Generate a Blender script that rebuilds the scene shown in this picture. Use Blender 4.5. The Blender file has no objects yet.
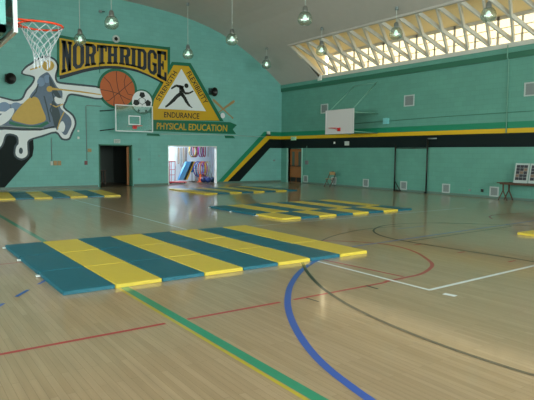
import bpy, bmesh, math, random
from mathutils import Vector, Matrix
random.seed(4)
PI = math.pi
col = bpy.context.scene.collection
scene = bpy.context.scene

# ------------------------------------------------------------------ camera
CAM = Vector((-20.011, -26.999, 1.74))
FPX, PITCH, YAW, ROLL = 540.67, .08588, .6123, .00798
cy, sy, cp, sp = math.cos(YAW), math.sin(YAW), math.cos(PITCH), math.sin(PITCH)
FW = Vector((sy * cp, cy * cp, -sp)); r0 = Vector((cy, -sy, 0)); u0 = r0.cross(FW)
RT = r0 * math.cos(ROLL) + u0 * math.sin(ROLL); UP = u0 * math.cos(ROLL) - r0 * math.sin(ROLL)
cam = bpy.data.cameras.new('camera'); cam.sensor_width = 36; cam.lens = FPX / 534 * 36
cam.clip_start = .05; cam.clip_end = 300
co = bpy.data.objects.new('camera', cam); col.objects.link(co)
co.matrix_world = Matrix(((RT.x, UP.x, -FW.x, CAM.x), (RT.y, UP.y, -FW.y, CAM.y), (RT.z, UP.z, -FW.z, CAM.z), (0, 0, 0, 1)))
scene.camera = co

def ray(u, v): return RT * ((u - 267) / FPX) - UP * ((v - 200) / FPX) + FW
def bw(u, v, Y=0.):            # measured point of the photo -> (x, z) on the plane y = Y
    d = ray(u, v); p = CAM + d * ((Y - CAM.y) / d.y); return (p.x, p.z)
def rw(u, v, X=0.):            # -> (y, z) on the plane x = X
    d = ray(u, v); p = CAM + d * ((X - CAM.x) / d.x); return (p.y, p.z)

# ------------------------------------------------------------------ materials
def s2l(c): return tuple(((x / 255) / 12.92 if x / 255 <= .04045 else ((x / 255 + .055) / 1.055) ** 2.4) for x in c) + (1,)
MATS = {}
def mat(name, rgb, rough=.5, metal=0, spec=.5, var=.0, scale=8, bump=0, emit=None, stretch=(1, 1, 1), coat=0):
    if name in MATS: return MATS[name]
    m = bpy.data.materials.new(name); m.use_nodes = True; nt = m.node_tree; b = nt.nodes['Principled BSDF']
    b.inputs['Roughness'].default_value = rough; b.inputs['Metallic'].default_value = metal
    b.inputs['Specular IOR Level'].default_value = spec; b.inputs['Coat Weight'].default_value = coat
    c = s2l(rgb); b.inputs['Base Color'].default_value = c
    if var or bump:
        tc = nt.nodes.new('ShaderNodeTexCoord'); mp = nt.nodes.new('ShaderNodeMapping'); mp.inputs['Scale'].default_value = stretch
        n = nt.nodes.new('ShaderNodeTexNoise'); n.inputs['Scale'].default_value = scale; n.inputs['Detail'].default_value = 4
        nt.links.new(tc.outputs['Object'], mp.inputs['Vector']); nt.links.new(mp.outputs['Vector'], n.inputs['Vector'])
        if var:
            mx = nt.nodes.new('ShaderNodeMix'); mx.data_type = 'RGBA'
            mx.inputs[6].default_value = tuple(x * (1 - var) for x in c[:3]) + (1,); mx.inputs[7].default_value = tuple(min(1, x * (1 + var)) for x in c[:3]) + (1,)
            nt.links.new(n.outputs['Fac'], mx.inputs[0]); nt.links.new(mx.outputs[2], b.inputs['Base Color'])
        if bump:
            bp = nt.nodes.new('ShaderNodeBump'); bp.inputs['Strength'].default_value = bump; bp.inputs['Distance'].default_value = .01
            nt.links.new(n.outputs['Fac'], bp.inputs['Height']); nt.links.new(bp.outputs['Normal'], b.inputs['Normal'])
    if emit:
        b.inputs['Emission Color'].default_value = s2l(emit[0]); b.inputs['Emission Strength'].default_value = emit[1]
    MATS[name] = m; return m

def wall_mat(name, rgb, axis):
    """painted block wall: courses and joints in the paint"""
    m = mat(name, rgb, .55, spec=.35); nt = m.node_tree; b = nt.nodes['Principled BSDF']
    tc = nt.nodes.new('ShaderNodeTexCoord'); sep = nt.nodes.new('ShaderNodeSeparateXYZ'); cmb = nt.nodes.new('ShaderNodeCombineXYZ')
    nt.links.new(tc.outputs['Object'], sep.inputs[0]); nt.links.new(sep.outputs[axis], cmb.inputs[0]); nt.links.new(sep.outputs[2], cmb.inputs[1])
    br = nt.nodes.new('ShaderNodeTexBrick'); br.inputs['Scale'].default_value = 1; br.inputs['Brick Width'].default_value = .4
    br.inputs['Row Height'].default_value = .2; br.inputs['Mortar Size'].default_value = .006; br.inputs['Mortar Smooth'].default_value = .3
    c = s2l(rgb)[:3]
    br.inputs['Color1'].default_value = tuple(x * 1.03 for x in c) + (1,); br.inputs['Color2'].default_value = tuple(x * .97 for x in c) + (1,)
    br.inputs['Mortar'].default_value = tuple(x * .86 for x in c) + (1,)
    nt.links.new(cmb.outputs[0], br.inputs['Vector']); nt.links.new(br.outputs['Color'], b.inputs['Base Color'])
    n = nt.nodes.new('ShaderNodeTexNoise'); n.inputs['Scale'].default_value = 1.3; nt.links.new(tc.outputs['Object'], n.inputs['Vector'])
    mx = nt.nodes.new('ShaderNodeMix'); mx.data_type = 'RGBA'; mx.blend_type = 'MULTIPLY'; mx.inputs[0].default_value = .2
    nt.links.new(br.outputs['Color'], mx.inputs[6]); nt.links.new(n.outputs['Fac'], mx.inputs[7]); nt.links.new(mx.outputs[2], b.inputs['Base Color'])
    bp = nt.nodes.new('ShaderNodeBump'); bp.inputs['Strength'].default_value = .35; bp.inputs['Distance'].default_value = .004; bp.invert = True
    nt.links.new(br.outputs['Fac'], bp.inputs['Height']); nt.links.new(bp.outputs['Normal'], b.inputs['Normal'])
    return m

def floor_mat():
    m = bpy.data.materials.new('maple floor'); m.use_nodes = True; nt = m.node_tree; b = nt.nodes['Principled BSDF']
    tc = nt.nodes.new('ShaderNodeTexCoord'); mp = nt.nodes.new('ShaderNodeMapping'); mp.inputs['Rotation'].default_value = (0, 0, PI / 2)
    nt.links.new(tc.outputs['Object'], mp.inputs['Vector'])
    br = nt.nodes.new('ShaderNodeTexBrick'); br.inputs['Scale'].default_value = 1; br.inputs['Brick Width'].default_value = 1.1
    br.inputs['Row Height'].default_value = .06; br.inputs['Mortar Size'].default_value = .0012; br.offset = .37
    br.inputs['Color1'].default_value = s2l(FLOOR_A); br.inputs['Color2'].default_value = s2l(FLOOR_B); br.inputs['Mortar'].default_value = s2l((120, 98, 70))
    nt.links.new(mp.outputs['Vector'], br.inputs['Vector'])
    mp2 = nt.nodes.new('ShaderNodeMapping'); mp2.inputs['Scale'].default_value = (14, .9, 1); nt.links.new(tc.outputs['Object'], mp2.inputs['Vector'])
    n = nt.nodes.new('ShaderNodeTexNoise'); n.inputs['Scale'].default_value = 1.6; n.inputs['Detail'].default_value = 5
    nt.links.new(mp2.outputs['Vector'], n.inputs['Vector'])
    mx = nt.nodes.new('ShaderNodeMix'); mx.data_type = 'RGBA'; mx.blend_type = 'OVERLAY'; mx.inputs[0].default_value = .22
    nt.links.new(br.outputs['Color'], mx.inputs[6]); nt.links.new(n.outputs['Fac'], mx.inputs[7]); nt.links.new(mx.outputs[2], b.inputs['Base Color'])
    b.inputs['Roughness'].default_value = .32; b.inputs['Coat Weight'].default_value = .75; b.inputs['Coat Roughness'].default_value = .09; b.inputs['Coat IOR'].default_value = 1.45
    b.inputs['Specular IOR Level'].default_value = .4
    n2 = nt.nodes.new('ShaderNodeTexNoise'); n2.inputs['Scale'].default_value = 1.2; n2.inputs['Detail'].default_value = 3
    mp3 = nt.nodes.new('ShaderNodeMapping'); mp3.inputs['Scale'].default_value = (6, 1, 1); nt.links.new(tc.outputs['Object'], mp3.inputs['Vector']); nt.links.new(mp3.outputs[0], n2.inputs['Vector'])
    bp = nt.nodes.new('ShaderNodeBump'); bp.inputs['Strength'].default_value = .12; bp.inputs['Distance'].default_value = .004
    nt.links.new(n2.outputs['Fac'], bp.inputs['Height']); nt.links.new(bp.outputs['Normal'], b.inputs['Coat Normal'])
    return m

SKY = 15.
FLOOR_A, FLOOR_B = (176, 149, 120), (165, 138, 108)
def line_mat(name, rgb):
    m = mat(name, rgb, .35); b = m.node_tree.nodes['Principled BSDF']; b.inputs['Coat Weight'].default_value = .9; b.inputs['Coat Roughness'].default_value = .1
    return m
def glass(name, tint=(235, 245, 240), refl=.12):
    m = bpy.data.materials.new(name); m.use_nodes = True; nt = m.node_tree; nt.nodes.clear()
    o = nt.nodes.new('ShaderNodeOutputMaterial'); mx = nt.nodes.new('ShaderNodeMixShader'); t = nt.nodes.new('ShaderNodeBsdfTransparent'); g = nt.nodes.new('ShaderNodeBsdfGlossy')
    fr = nt.nodes.new('ShaderNodeFresnel'); fr.inputs[0].default_value = 1.45
    ad = nt.nodes.new('ShaderNodeMath'); ad.inputs[1].default_value = refl - .04; nt.links.new(fr.outputs[0], ad.inputs[0])
    g.inputs['Roughness'].default_value = .05; t.inputs['Color'].default_value = s2l(tint)
    nt.links.new(ad.outputs[0], mx.inputs[0]); nt.links.new(t.outputs[0], mx.inputs[1]); nt.links.new(g.outputs[0], mx.inputs[2]); nt.links.new(mx.outputs[0], o.inputs[0])
    MATS[name] = m; return m

M = dict(
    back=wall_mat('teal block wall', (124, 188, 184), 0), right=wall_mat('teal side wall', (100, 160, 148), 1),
    green=mat('stripe green', (12, 128, 96), .5), yellow=mat('stripe yellow', (216, 172, 10), .5), black=mat('stripe near black', (10, 24, 26), .6, spec=.2),
    ceil=mat('grey acoustic ceiling', (186, 180, 176), .9, var=.05, scale=3), cream=mat('cream boarding', (226, 212, 172), .7), white=mat('white paint', (226, 226, 224), .5),
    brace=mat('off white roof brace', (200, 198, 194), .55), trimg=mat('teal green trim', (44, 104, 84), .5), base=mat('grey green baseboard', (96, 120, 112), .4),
    matteal=mat('teal vinyl', (10, 92, 112), .42, var=.05, scale=6, bump=.25), matyel=mat('yellow vinyl', (208, 182, 66), .42, var=.04, scale=6, bump=.25),
    velcro=mat('white velcro', (215, 222, 228), .8), glass=glass('clear glass'), bglass=glass('backboard glass', (214, 238, 238), .2),
    teals=mat('pale teal painted steel', (96, 168, 166), .4), strutm=mat('pale green strut', (110, 160, 146), .5), ventf=mat('vent frame', (176, 188, 190), .5), orange=mat('rim orange', (226, 66, 28), .4), red=mat('rim red', (206, 36, 34), .4),
    net=mat('net cord', (190, 194, 204), .8), boardw=mat('white board', (206, 202, 206), .45), dark=mat('black steel', (16, 18, 18), .45), chrome=mat('grey metal', (150, 152, 150), .35, .8),
    wood=mat('varnished oak door', (150, 92, 48), .4, var=.18, scale=4, stretch=(8, 8, 1)), darkwood=mat('dark brown wood', (78, 52, 36), .5, var=.1),
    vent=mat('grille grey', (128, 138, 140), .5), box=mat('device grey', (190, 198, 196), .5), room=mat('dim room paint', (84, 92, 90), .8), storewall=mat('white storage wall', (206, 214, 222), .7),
    navy=mat('navy paint', (20, 32, 48), .5), signy=mat('sign yellow', (206, 162, 12), .5), signg=mat('sign green', (0, 104, 78), .5), ballo=mat('ball orange', (190, 96, 50), .6, var=.08, scale=30),
    blackp=mat('black paint', (14, 16, 20), .5), whitep=mat('mural white', (228, 232, 240), .5), greyb=mat('mural grey blue', (92, 110, 136), .5, var=.2, scale=6), gold=mat('mural gold', (200, 162, 74), .5, var=.08, scale=6),
    lblue=mat('mural pale blue', (120, 144, 180), .5), tan=mat('bat tan', (168, 136, 92), .5), navyg=mat('dark slate outline', (48, 66, 78), .5))
M['floor'] = floor_mat()
def plain_clear(name, tint, refl):
    m = bpy.data.materials.new(name); m.use_nodes = True; nt = m.node_tree; nt.nodes.clear()
    o = nt.nodes.new('ShaderNodeOutputMaterial'); mx = nt.nodes.new('ShaderNodeMixShader'); t = nt.nodes.new('ShaderNodeBsdfTransparent'); g = nt.nodes.new('ShaderNodeBsdfGlossy')
    g.inputs['Roughness'].default_value = .3; t.inputs['Color'].default_value = tint + (1,); mx.inputs[0].default_value = refl
    nt.links.new(t.outputs[0], mx.inputs[1]); nt.links.new(g.outputs[0], mx.inputs[2]); nt.links.new(mx.outputs[0], o.inputs[0]); return m
M['clere'] = plain_clear('dimming yellowish glazing', (.3, .272, .2), .03)  # tint darkened and yellowed to tone down the clerestory daylight
M['lampglass'] = plain_clear('ribbed lamp glass', (.93, .97, .94), .2)
for k, c in dict(lgreen=(24, 142, 108), lyellow=(196, 172, 30), lred=(184, 24, 40), lblue2=(30, 84, 186), lblack=(20, 22, 18), lwhite=(246, 246, 255), lpurple=(120, 132, 190)).items():
    M[k] = line_mat('court ' + k, c)

# ------------------------------------------------------------------ mesh builder
class MB:
    def __init__(s): s.v = []; s.f = []; s.m = []; s.sm = []
    def add(s, vs, fs, m=0, smooth=False):
        b = len(s.v); s.v += [tuple(p) for p in vs]
        for f in fs: s.f.append([b + i for i in f]); s.m.append(m); s.sm.append(smooth)
        return s
    def box(s, x0, x1, y0, y1, z0, z1, m=0):
        if x0 > x1: x0, x1 = x1, x0
        if y0 > y1: y0, y1 = y1, y0
        if z0 > z1: z0, z1 = z1, z0
        vs = [(x, y, z) for z in (z0, z1) for y in (y0, y1) for x in (x0, x1)]
        return s.add(vs, [(0, 2, 3, 1), (4, 5, 7, 6), (0, 1, 5, 4), (2, 6, 7, 3), (0, 4, 6, 2), (1, 3, 7, 5)], m)
    def bbox(s, x0, x1, y0, y1, z0, z1, r, m=0):      # box with chamfered top and vertical edges
        def ring(i, z): return [(x0 + i + r, y0 + i, z), (x1 - i - r, y0 + i, z), (x1 - i, y0 + i + r, z), (x1 - i, y1 - i - r, z), (x1 - i - r, y1 - i, z), (x0 + i + r, y1 - i, z), (x0 + i, y1 - i - r, z), (x0 + i, y0 + i + r, z)]
        R = [ring(0, z0), ring(0, z1 - r), ring(r * .35, z1 - r * .35), ring(r, z1)]
        vs = [p for q in R for p in q]; fs = [tuple(range(7, -1, -1)), tuple(range(24, 32))]
        for k in range(3):
            for i in range(8): j = (i + 1) % 8; fs.append((k * 8 + i, k * 8 + j, k * 8 + 8 + j, k * 8 + 8 + i))
        return s.add(vs, fs, m)
    def tube(s, pts, r, n=8, m=0, closed=False, r2=None):
        pts = [Vector(p) for p in pts]; N = len(pts); vs = []; prev = None
        for i, p in enumerate(pts):
            if closed: t = (pts[(i + 1) % N] - pts[i - 1])
            else: t = pts[min(i + 1, N - 1)] - pts[max(i - 1, 0)]
            t.normalize()
            if prev is None:
                a = Vector((0, 0, 1)) if abs(t.z) < .9 else Vector((1, 0, 0)); a = (a - t * a.dot(t)).normalized()
            else: a = (prev - t * prev.dot(t)).normalized()
            prev = a; b = t.cross(a); rr = r if r2 is None else r + (r2 - r) * i / (N - 1)
            vs += [p + (a * math.cos(2 * PI * k / n) + b * math.sin(2 * PI * k / n)) * rr for k in range(n)]
        fs = []
        for i in range(N if closed else N - 1):
            for k in range(n):
                k2 = (k + 1) % n; i2 = (i + 1) % N; fs.append((i * n + k, i * n + k2, i2 * n + k2, i2 * n + k))
        if not closed: fs += [tuple(range(n - 1, -1, -1)), tuple((N - 1) * n + k for k in range(n))]
        return s.add(vs, fs, m, n > 5)
    def lathe(s, prof, c=(0, 0, 0), n=24, m=0, axis=(0, 0, 1)):
        ax = Vector(axis).normalized(); a = Vector((1, 0, 0)) if abs(ax.x) < .9 else Vector((0, 1, 0)); a = (a - ax * a.dot(ax)).normalized(); b = ax.cross(a); c = Vector(c)
        vs = [c + ax * z + (a * math.cos(2 * PI * k / n) + b * math.sin(2 * PI * k / n)) * r for r, z in prof for k in range(n)]
        fs = []
        for i in range(len(prof) - 1):
            for k in range(n): k2 = (k + 1) % n; fs.append((i * n + k, i * n + k2, (i + 1) * n + k2, (i + 1) * n + k))
        return s.add(vs, fs, m, True)
    def beam(s, a, b, w, h, up=(0, 0, 1), m=0):          # rectangular bar from a to b, w across, h along 'up'
        a, b = Vector(a), Vector(b); t = (b - a).normalized(); U = Vector(up); U = (U - t * U.dot(t)).normalized(); W = t.cross(U)
        vs = [p + W * (w / 2 * i) + U * (h / 2 * j) for p in (a, b) for i, j in ((-1, -1), (1, -1), (1, 1), (-1, 1))]
        return s.add(vs, [(0, 3, 2, 1), (4, 5, 6, 7), (0, 1, 5, 4), (1, 2, 6, 5), (2, 3, 7, 6), (3, 0, 4, 7)], m)
    def wallpoly(s, pts, d0, d1, m=0):                   # (x,z) polygon on the back wall, from depth d0 to d1 in front
        vs = [(x, -d0, z) for x, z in pts] + [(x, -d1, z) for x, z in pts]; n = len(pts)
        return s.add(vs, [tuple(range(n)), tuple(range(2 * n - 1, n - 1, -1))] + [(i, (i + 1) % n, n + (i + 1) % n, n + i) for i in range(n)], m)
    def build(s, name, mats, parent=None, loc=None, fix=True):
        me = bpy.data.meshes.new(name); me.from_pydata(s.v, [], s.f)
        if not isinstance(mats, (list, tuple)): mats = [mats]
        for q in mats: me.materials.append(M[q] if isinstance(q, str) else q)
        for p, mi, sm in zip(me.polygons, s.m, s.sm): p.material_index = mi; p.use_smooth = sm
        if fix:
            bm = bmesh.new(); bm.from_mesh(me); bmesh.ops.recalc_face_normals(bm, faces=bm.faces); bm.to_mesh(me); bm.free()
        o = bpy.data.objects.new(name, me); col.objects.link(o)
        if parent: o.parent = parent
        if loc: o.location = loc
        return o
def thing(name, label, cat, loc=(0, 0, 0), rz=0, group=None):
    o = bpy.data.objects.new(name, None); o.empty_display_size = .1; col.objects.link(o); o.location = loc; o.rotation_euler = (0, 0, rz)
    return tag(o, label, cat, group)
def tag(o, label, cat, group=None):
    o['label'] = label; o['category'] = cat
    if group: o['group'] = group
    return o
def struct(o): o['kind'] = 'structure'; return o
def dup(root, loc, label, group=None, rz=None):
    r = root.copy(); col.objects.link(r); r.location = loc; r['label'] = label
    if rz is not None: r.rotation_euler = (0, 0, rz)
    if group: r['group'] = group
    for ch in list(root.children):
        c = ch.copy(); col.objects.link(c); c.parent = r
        for g in ch.children: d = g.copy(); col.objects.link(d); d.parent = c
    return r

# ------------------------------------------------------------------ room shell
YB, XL = -36.0, -25.0
HALF = [(0, 5.86), (-.45, 6.2), (-.9, 6.54), (-1.5, 6.97), (-2.3, 7.47), (-2.83, 7.76), (-3.5, 8.09), (-4.24, 8.42), (-5., 8.67), (-5.9, 8.89), (-6.8, 9.06), (-7.7, 9.17), (-9, 9.28), (-10.5, 9.36), (-12.5, 9.4)]
ARCH = HALF + [(XL - x, z) for x, z in HALF[-2::-1]]
def ceil_z(x):
    for (a, za), (b, zb) in zip(ARCH, ARCH[1:]):
        if b <= x <= a: return za + (zb - za) * (x - a) / (b - a)
WT = 5.92
OPX, OPZ = -2.3, 7.47           # upper edge of the clerestory opening
YO0, YO1 = -3.65, -34.65

# floor with its painted game lines
fb = MB(); fb.box(XL - .3, .3, YB - .3, .02, -.2, 0, 0)
def fl_poly(pts, w, m, closed=False):
    P = [Vector((x, y)) for x, y in pts]; L = []; R_ = []
    for i, p in enumerate(P):
        t = (P[min(i + 1, len(P) - 1)] - P[max(i - 1, 0)]).normalized(); n = Vector((-t.y, t.x)) * w / 2; L.append(p + n); R_.append(p - n)
    z = fl_poly.z; fl_poly.z += .00012
    for i in range(len(P) - 1):
        fb.add([(L[i].x, L[i].y, z), (R_[i].x, R_[i].y, z), (R_[i + 1].x, R_[i + 1].y, z), (L[i + 1].x, L[i + 1].y, z)], [(0, 1, 2, 3)], m)
fl_poly.z = .0008
def spl(pts, n=10):
    out = []; P = [pts[0]] + list(pts) + [pts[-1]]
    for i in range(1, len(P) - 2):
        for k in range(n):
            t = k / n; a, b, c, d = P[i - 1], P[i], P[i + 1], P[i + 2]
            out.append(tuple(.5 * (2 * b[j] + (c[j] - a[j]) * t + (2 * a[j] - 5 * b[j] + 4 * c[j] - d[j]) * t * t + (3 * b[j] - a[j] - 3 * c[j] + d[j]) * t ** 3) for j in (0, 1)))
    out.append(tuple(pts[-1])); return out
LM = ['floor', 'lgreen', 'lyellow', 'lred', 'lblue2', 'lblack', 'lwhite', 'lpurple']
G_, Y_, R_i, B_, K_, W_, P_ = 1, 2, 3, 4, 5, 6, 7
fl_poly([(-17.565, -1), (-17.565, -35)], .105, G_)
fl_poly([(-17.645, -16), (-17.645, -35)], .035, Y_)
fl_poly([(-24, -21.99), (-17.75, -21.99)], .05, R_i); fl_poly([(-17.5, -21.99), (-16.3, -22)], .05, R_i); fl_poly([(-16.1, -22), (-14.5, -22.0)], .05, R_i)
fl_poly([(-24, -17.9), (-18, -17.9)], .04, R_i)
# red key: lane lines and free throw arc
fl_poly(spl([(-14.5, -21.97), (-14.01, -21.95), (-13.72, -21.93), (-13.34, -21.79), (-12.95, -21.55), (-12.65, -21.19), (-12.36, -20.76), (-12.18, -20.3), (-12.14, -19.9), (-12.25, -19.6), (-12.44, -19.28), (-12.82, -18.9), (-13.3, -18.6), (-13.9, -18.5)]), .06, R_i)
fl_poly([(-14.2, -20.2), (-14.04, -21.9)], .05, R_i)
# white court corner
fl_poly([(-14.35, -16.4), (-14.35, -22.62)], .055, W_); fl_poly([(-14.35, -22.6), (-8.5, -22.42)], .06, W_)
fl_poly([(-14.35, -22.82), (-14.32, -22.98)], .09, W_)
fl_poly([(-14.48, -5), (-14.5, -16)], .05, W_)
fl_poly([(-14, -16.3), (-4.4, -16.22)], .04, W_)
# blue arc and dashes
fl_poly(spl([(-14.1, -20.22), (-14.49, -20.42), (-15.05, -20.82), (-15.65, -21.37), (-16.12, -21.91), (-16.49, -22.43), (-16.83, -23.03), (-17.08, -23.6), (-17.22, -24.12), (-17.28, -24.6), (-17.2, -25.4)]), .078, B_)
for a in range(-1, 4): fl_poly([(-18.81 + .36 * a, -20.06 + .5 * a), (-18.62 + .36 * a, -19.79 + .5 * a)], .045, B_)
# black arcs
fl_poly(spl([(-14.3, -19.8), (-14.6, -20.29), (-15.0, -20.91), (-15.27, -21.41), (-15.45, -21.78), (-15.6, -22.18), (-15.73, -22.6), (-15.84, -23.14), (-15.9, -23.65), (-15.92, -24.1), (-15.91, -24.45), (-15.87, -24.85), (-15.7, -25.6)]), .05, K_)
fl_poly([(-15.93, -22.03), (-15.91, -22.24)], .03, K_); fl_poly([(-14.87, -21.98), (-14.87, -22.2)], .03, K_)
fl_poly(spl([(-13.4, -19.2), (-12.89, -18.81), (-12.37, -18.52), (-11.78, -18.29), (-11.15, -18.13), (-10.5, -18.1), (-9.8, -18.2)]), .035, K_)
fl_poly(spl([(-7.0, -19.9), (-7.63, -19.16), (-8.36, -18.4), (-8.95, -18.05), (-9.6, -17.88), (-10.19, -17.92), (-10.72, -18.18), (-11.09, -18.5), (-11.37, -18.94), (-11.5, -19.4), (-11.53, -20), (-11.49, -20.6), (-11.45, -21.21), (-11.4, -21.8), (-11.38, -22.4), (-11.35, -24)]), .045, K_)
fl_poly([(-11.52, -19.84), (-7.5, -19.66)], .03, K_)
for y in (-20.19, -21.17, -22.13): fl_poly([(-11.55, y), (-11.76, y)], .04, R_i)
fl_poly([(-12.9, -19.68), (-5.8, -19.34)], .06, P_); fl_poly([(-10.29, -18.48), (-9.31, -18.48)], .04, P_)
fl_poly(spl([(-3.4, -18.6), (-4.24, -18.2), (-5.27, -17.97), (-5.98, -18.1), (-6.5, -18.5)]), .05, R_i)
struct(fb.build('floor', LM, fix=False))

def holed_wall(name, outer, holes, thick, mats, extra=None):
    bm = bmesh.new()
    for loop in [outer] + holes:
        vs = [bm.verts.new((x, 0, z)) for x, z in loop]
        for i in range(len(vs)): bm.edges.new((vs[i], vs[(i + 1) % len(vs)]))
    bmesh.ops.triangle_fill(bm, use_beauty=True, use_dissolve=False, edges=bm.edges[:])
    r = bmesh.ops.extrude_face_region(bm, geom=bm.faces[:])
    for e in r['geom']:
        if isinstance(e, bmesh.types.BMVert): e.co.y += thick
    bmesh.ops.recalc_face_normals(bm, faces=bm.faces)
    me = bpy.data.meshes.new(name); bm.to_mesh(me); bm.free()
    mb = MB(); mb.v = [tuple(v.co) for v in me.vertices]; mb.f = [list(p.vertices) for p in me.polygons]; mb.m = [0] * len(mb.f); mb.sm = [False] * len(mb.f)
    if extra: extra(mb)
    return struct(mb.build(name, mats, fix=True))

D0 = (-11.34, -9.6, 2.13); D1 = (-7.6, -4.57, 2.13)
def stripes(mb):
    def P(*px): return [bw(*p) for p in px]
    def z(q, zz): return (q[0], zz)
    for i, (a, b, c, d, zt, zb) in enumerate([
        ((217.9, 181.6), (223.3, 181.6), (266, 135.4), (264.2, 131.5), 3.05, 2.795),
        ((223.3, 181.6), (227.6, 181.6), (269.4, 138.6), (266, 135.4), 2.795, 2.615),
        ((227.6, 181.6), (239.7, 181.6), (269.9, 148), (269.4, 138.6), 2.615, 2.068)]):
        A, B, C, D = P(a, b, c, d)
        if i < 2: mb.wallpoly([z(A, .1), z(B, .1), (C[0], zb), (-.004, zb), (-.004, zt), (D[0], zt)], 0, .004, i + 1)
        else: mb.wallpoly([z(A, .1), z(B, .1), (C[0], zb), (-.004, zb), (-.004, zt), (D[0], zt)], 0, .004, 3)
    mb.wallpoly([(-24.9, .1), (P((4.8, 187))[0][0], .1), P((32.5, 156))[0], P((33.8, 148))[0], P((33, 136))[0], (-24.9, 2.62)], 0, .004, 3)
holed_wall('wall_back', [(0.25, -.05)] + [(0.25, 5.9)] + [(x, z + .05) for x, z in ARCH] + [(XL, -.05)],
           [[(D0[0], 0.0), (D0[0], D0[2]), (D0[1], D0[2]), (D0[1], 0.0)], [(D1[0], 0.0), (D1[0], D1[2]), (D1[1], D1[2]), (D1[1], 0.0)]], .3, ['back', 'green', 'yellow', 'black'], stripes)
# right wall with the double door recess
DY0, DY1, DZ = -.72, -2.02, 2.07
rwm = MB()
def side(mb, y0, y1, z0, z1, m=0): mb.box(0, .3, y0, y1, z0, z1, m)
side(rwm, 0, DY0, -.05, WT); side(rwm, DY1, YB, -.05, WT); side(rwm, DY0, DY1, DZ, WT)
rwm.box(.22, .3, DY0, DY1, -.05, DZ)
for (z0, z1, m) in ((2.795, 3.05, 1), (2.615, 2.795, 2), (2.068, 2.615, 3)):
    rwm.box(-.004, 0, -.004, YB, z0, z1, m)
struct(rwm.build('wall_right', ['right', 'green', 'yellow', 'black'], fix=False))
lw = MB(); lw.box(XL - .3, XL, 0, YB, -.05, 2.2); lw.box(XL - .3, XL, 0, YB, 4.2, WT); lw.box(XL - .3, XL, 0, -3.6, 2.2, 4.2); lw.box(XL - .3, XL, -34, YB, 2.2, 4.2); struct(lw.build('wall_left', ['right'], fix=False))  # unseen wall, band left open for the added windows
fw = MB(); FZ0, FZ1 = 1.2, 5.6
for y in (YB, YB - .3): fw.add([(x, y, z) for x, z in ARCH] + [(XL, y, FZ1), (0, y, FZ1)], [tuple(range(len(ARCH) + 2))])
fw.box(XL, 0, YB - .3, YB, FZ1 - .01, FZ1); fw.box(XL, 0, YB - .3, YB, -.05, FZ0); fw.box(XL, XL + 1.5, YB - .3, YB, FZ0, FZ1); fw.box(-1.5, 0, YB - .3, YB, FZ0, FZ1)
struct(fw.build('wall_front', ['back'], fix=False))

# ceiling: barrel vault with a long clerestory opening on each side
cb = MB()
def vault(mb, seq, y0, y1, m=0):
    for (a, za), (b, zb) in zip(seq, seq[1:]):
        mb.add([(a, y0, za), (b, y0, zb), (b, y1, zb), (a, y1, za), (a, y0, za + .12), (b, y0, zb + .12), (b, y1, zb + .12), (a, y1, za + .12)],
               [(0, 1, 2, 3), (7, 6, 5, 4), (0, 4, 5, 1), (2, 6, 7, 3)], m)
vault(cb, ARCH, 0.02, YO0); vault(cb, ARCH, YO1, YB); vault(cb, ARCH[4:-4], YO0, YO1)
GX, GZ0, GZ1 = .42, 6.1, 7.22
for sgn, ox in ((1, 0), (-1, XL)):
    def X(x): return ox + sgn * x
    # monitor roof, cream inside; end cheeks; sill shelf
    for (xa, za, xb, zb) in ((OPX, OPZ + .02, -.9, 7.62), (-.9, 7.62, GX + .1, GZ1 + .06)):
        cb.add([(X(xa), YO0, za), (X(xb), YO0, zb), (X(xb), YO1, zb), (X(xa), YO1, za), (X(xa), YO0, za + .1), (X(xb), YO0, zb + .1), (X(xb), YO1, zb + .1), (X(xa), YO1, za + .1)],
               [(0, 1, 2, 3), (4, 5, 6, 7), (0, 1, 5, 4), (2, 3, 7, 6)], 1)
    for ye in (YO0 + .05, YO1 - .05):
        q = [(X(0), 5.86), (X(GX + .1), 5.86), (X(GX + .1), GZ1 + .1), (X(-.9), 7.66), (X(OPX), OPZ + .03), (X(-.9), 6.56)]
        cb.add([(x, ye - .05, z) for x, z in q] + [(x, ye + .05, z) for x, z in q], [tuple(range(6)), tuple(range(6, 12))] + [(i, (i + 1) % 6, 6 + (i + 1) % 6, 6 + i) for i in range(6)], 1)
struct(cb.build('ceiling', ['ceil', 'cream'], fix=False))

tn = [0]
def trim(mb, m, parent=None): tn[0] += 1; return struct(mb.build('trim_%d' % tn[0], m if isinstance(m, list) else [m]))
for sgn, ox in ((1, 0), (-1, XL)):
    def X(x): return ox + sgn * x
    t = MB(); t.box(X(-.03), X(GX + .1), YO0, YO1, WT + .0, GZ0 - .001); trim(t, 'brace')            # sill
    t = MB(); t.box(X(-.12), X(0), -.02, YB, 5.7, WT - .03); trim(t, 'right'); t = MB(); t.box(X(-.09), X(0), -.02, YB, 5.48, 5.7); trim(t, 'trimg')                    # cornice beam; the dark green strip beneath stands in for its shadow
    t = MB(); t.box(X(OPX - .06), X(OPX + .06), YO0, YO1, OPZ - .06, OPZ + .12); trim(t, 'ceil')
    N = 31
    nrm = Vector((sgn * .53, 0, .85))
    for k in range(N + 1):
        yb = -3.98 - k
        yt = yb - .1
        if yt < YO1 + .2: continue
        a = (X(OPX + .04), yt, OPZ + .06)
        for dy in (-1, 1):
            yy = yb + dy * .98
            if yy > YO0 or yy < YO1: continue
            t = MB(); t.beam(a, (X(-.02), yy, GZ0 + .06), .07, .17, up=nrm); trim(t, 'brace')
    # end ribs
    t = MB(); t.beam((X(OPX + .04), YO0 - .06, OPZ + .03), (X(-.02), YO0 - .06, GZ0 + .03), .08, .18, up=nrm); trim(t, 'brace')
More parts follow.
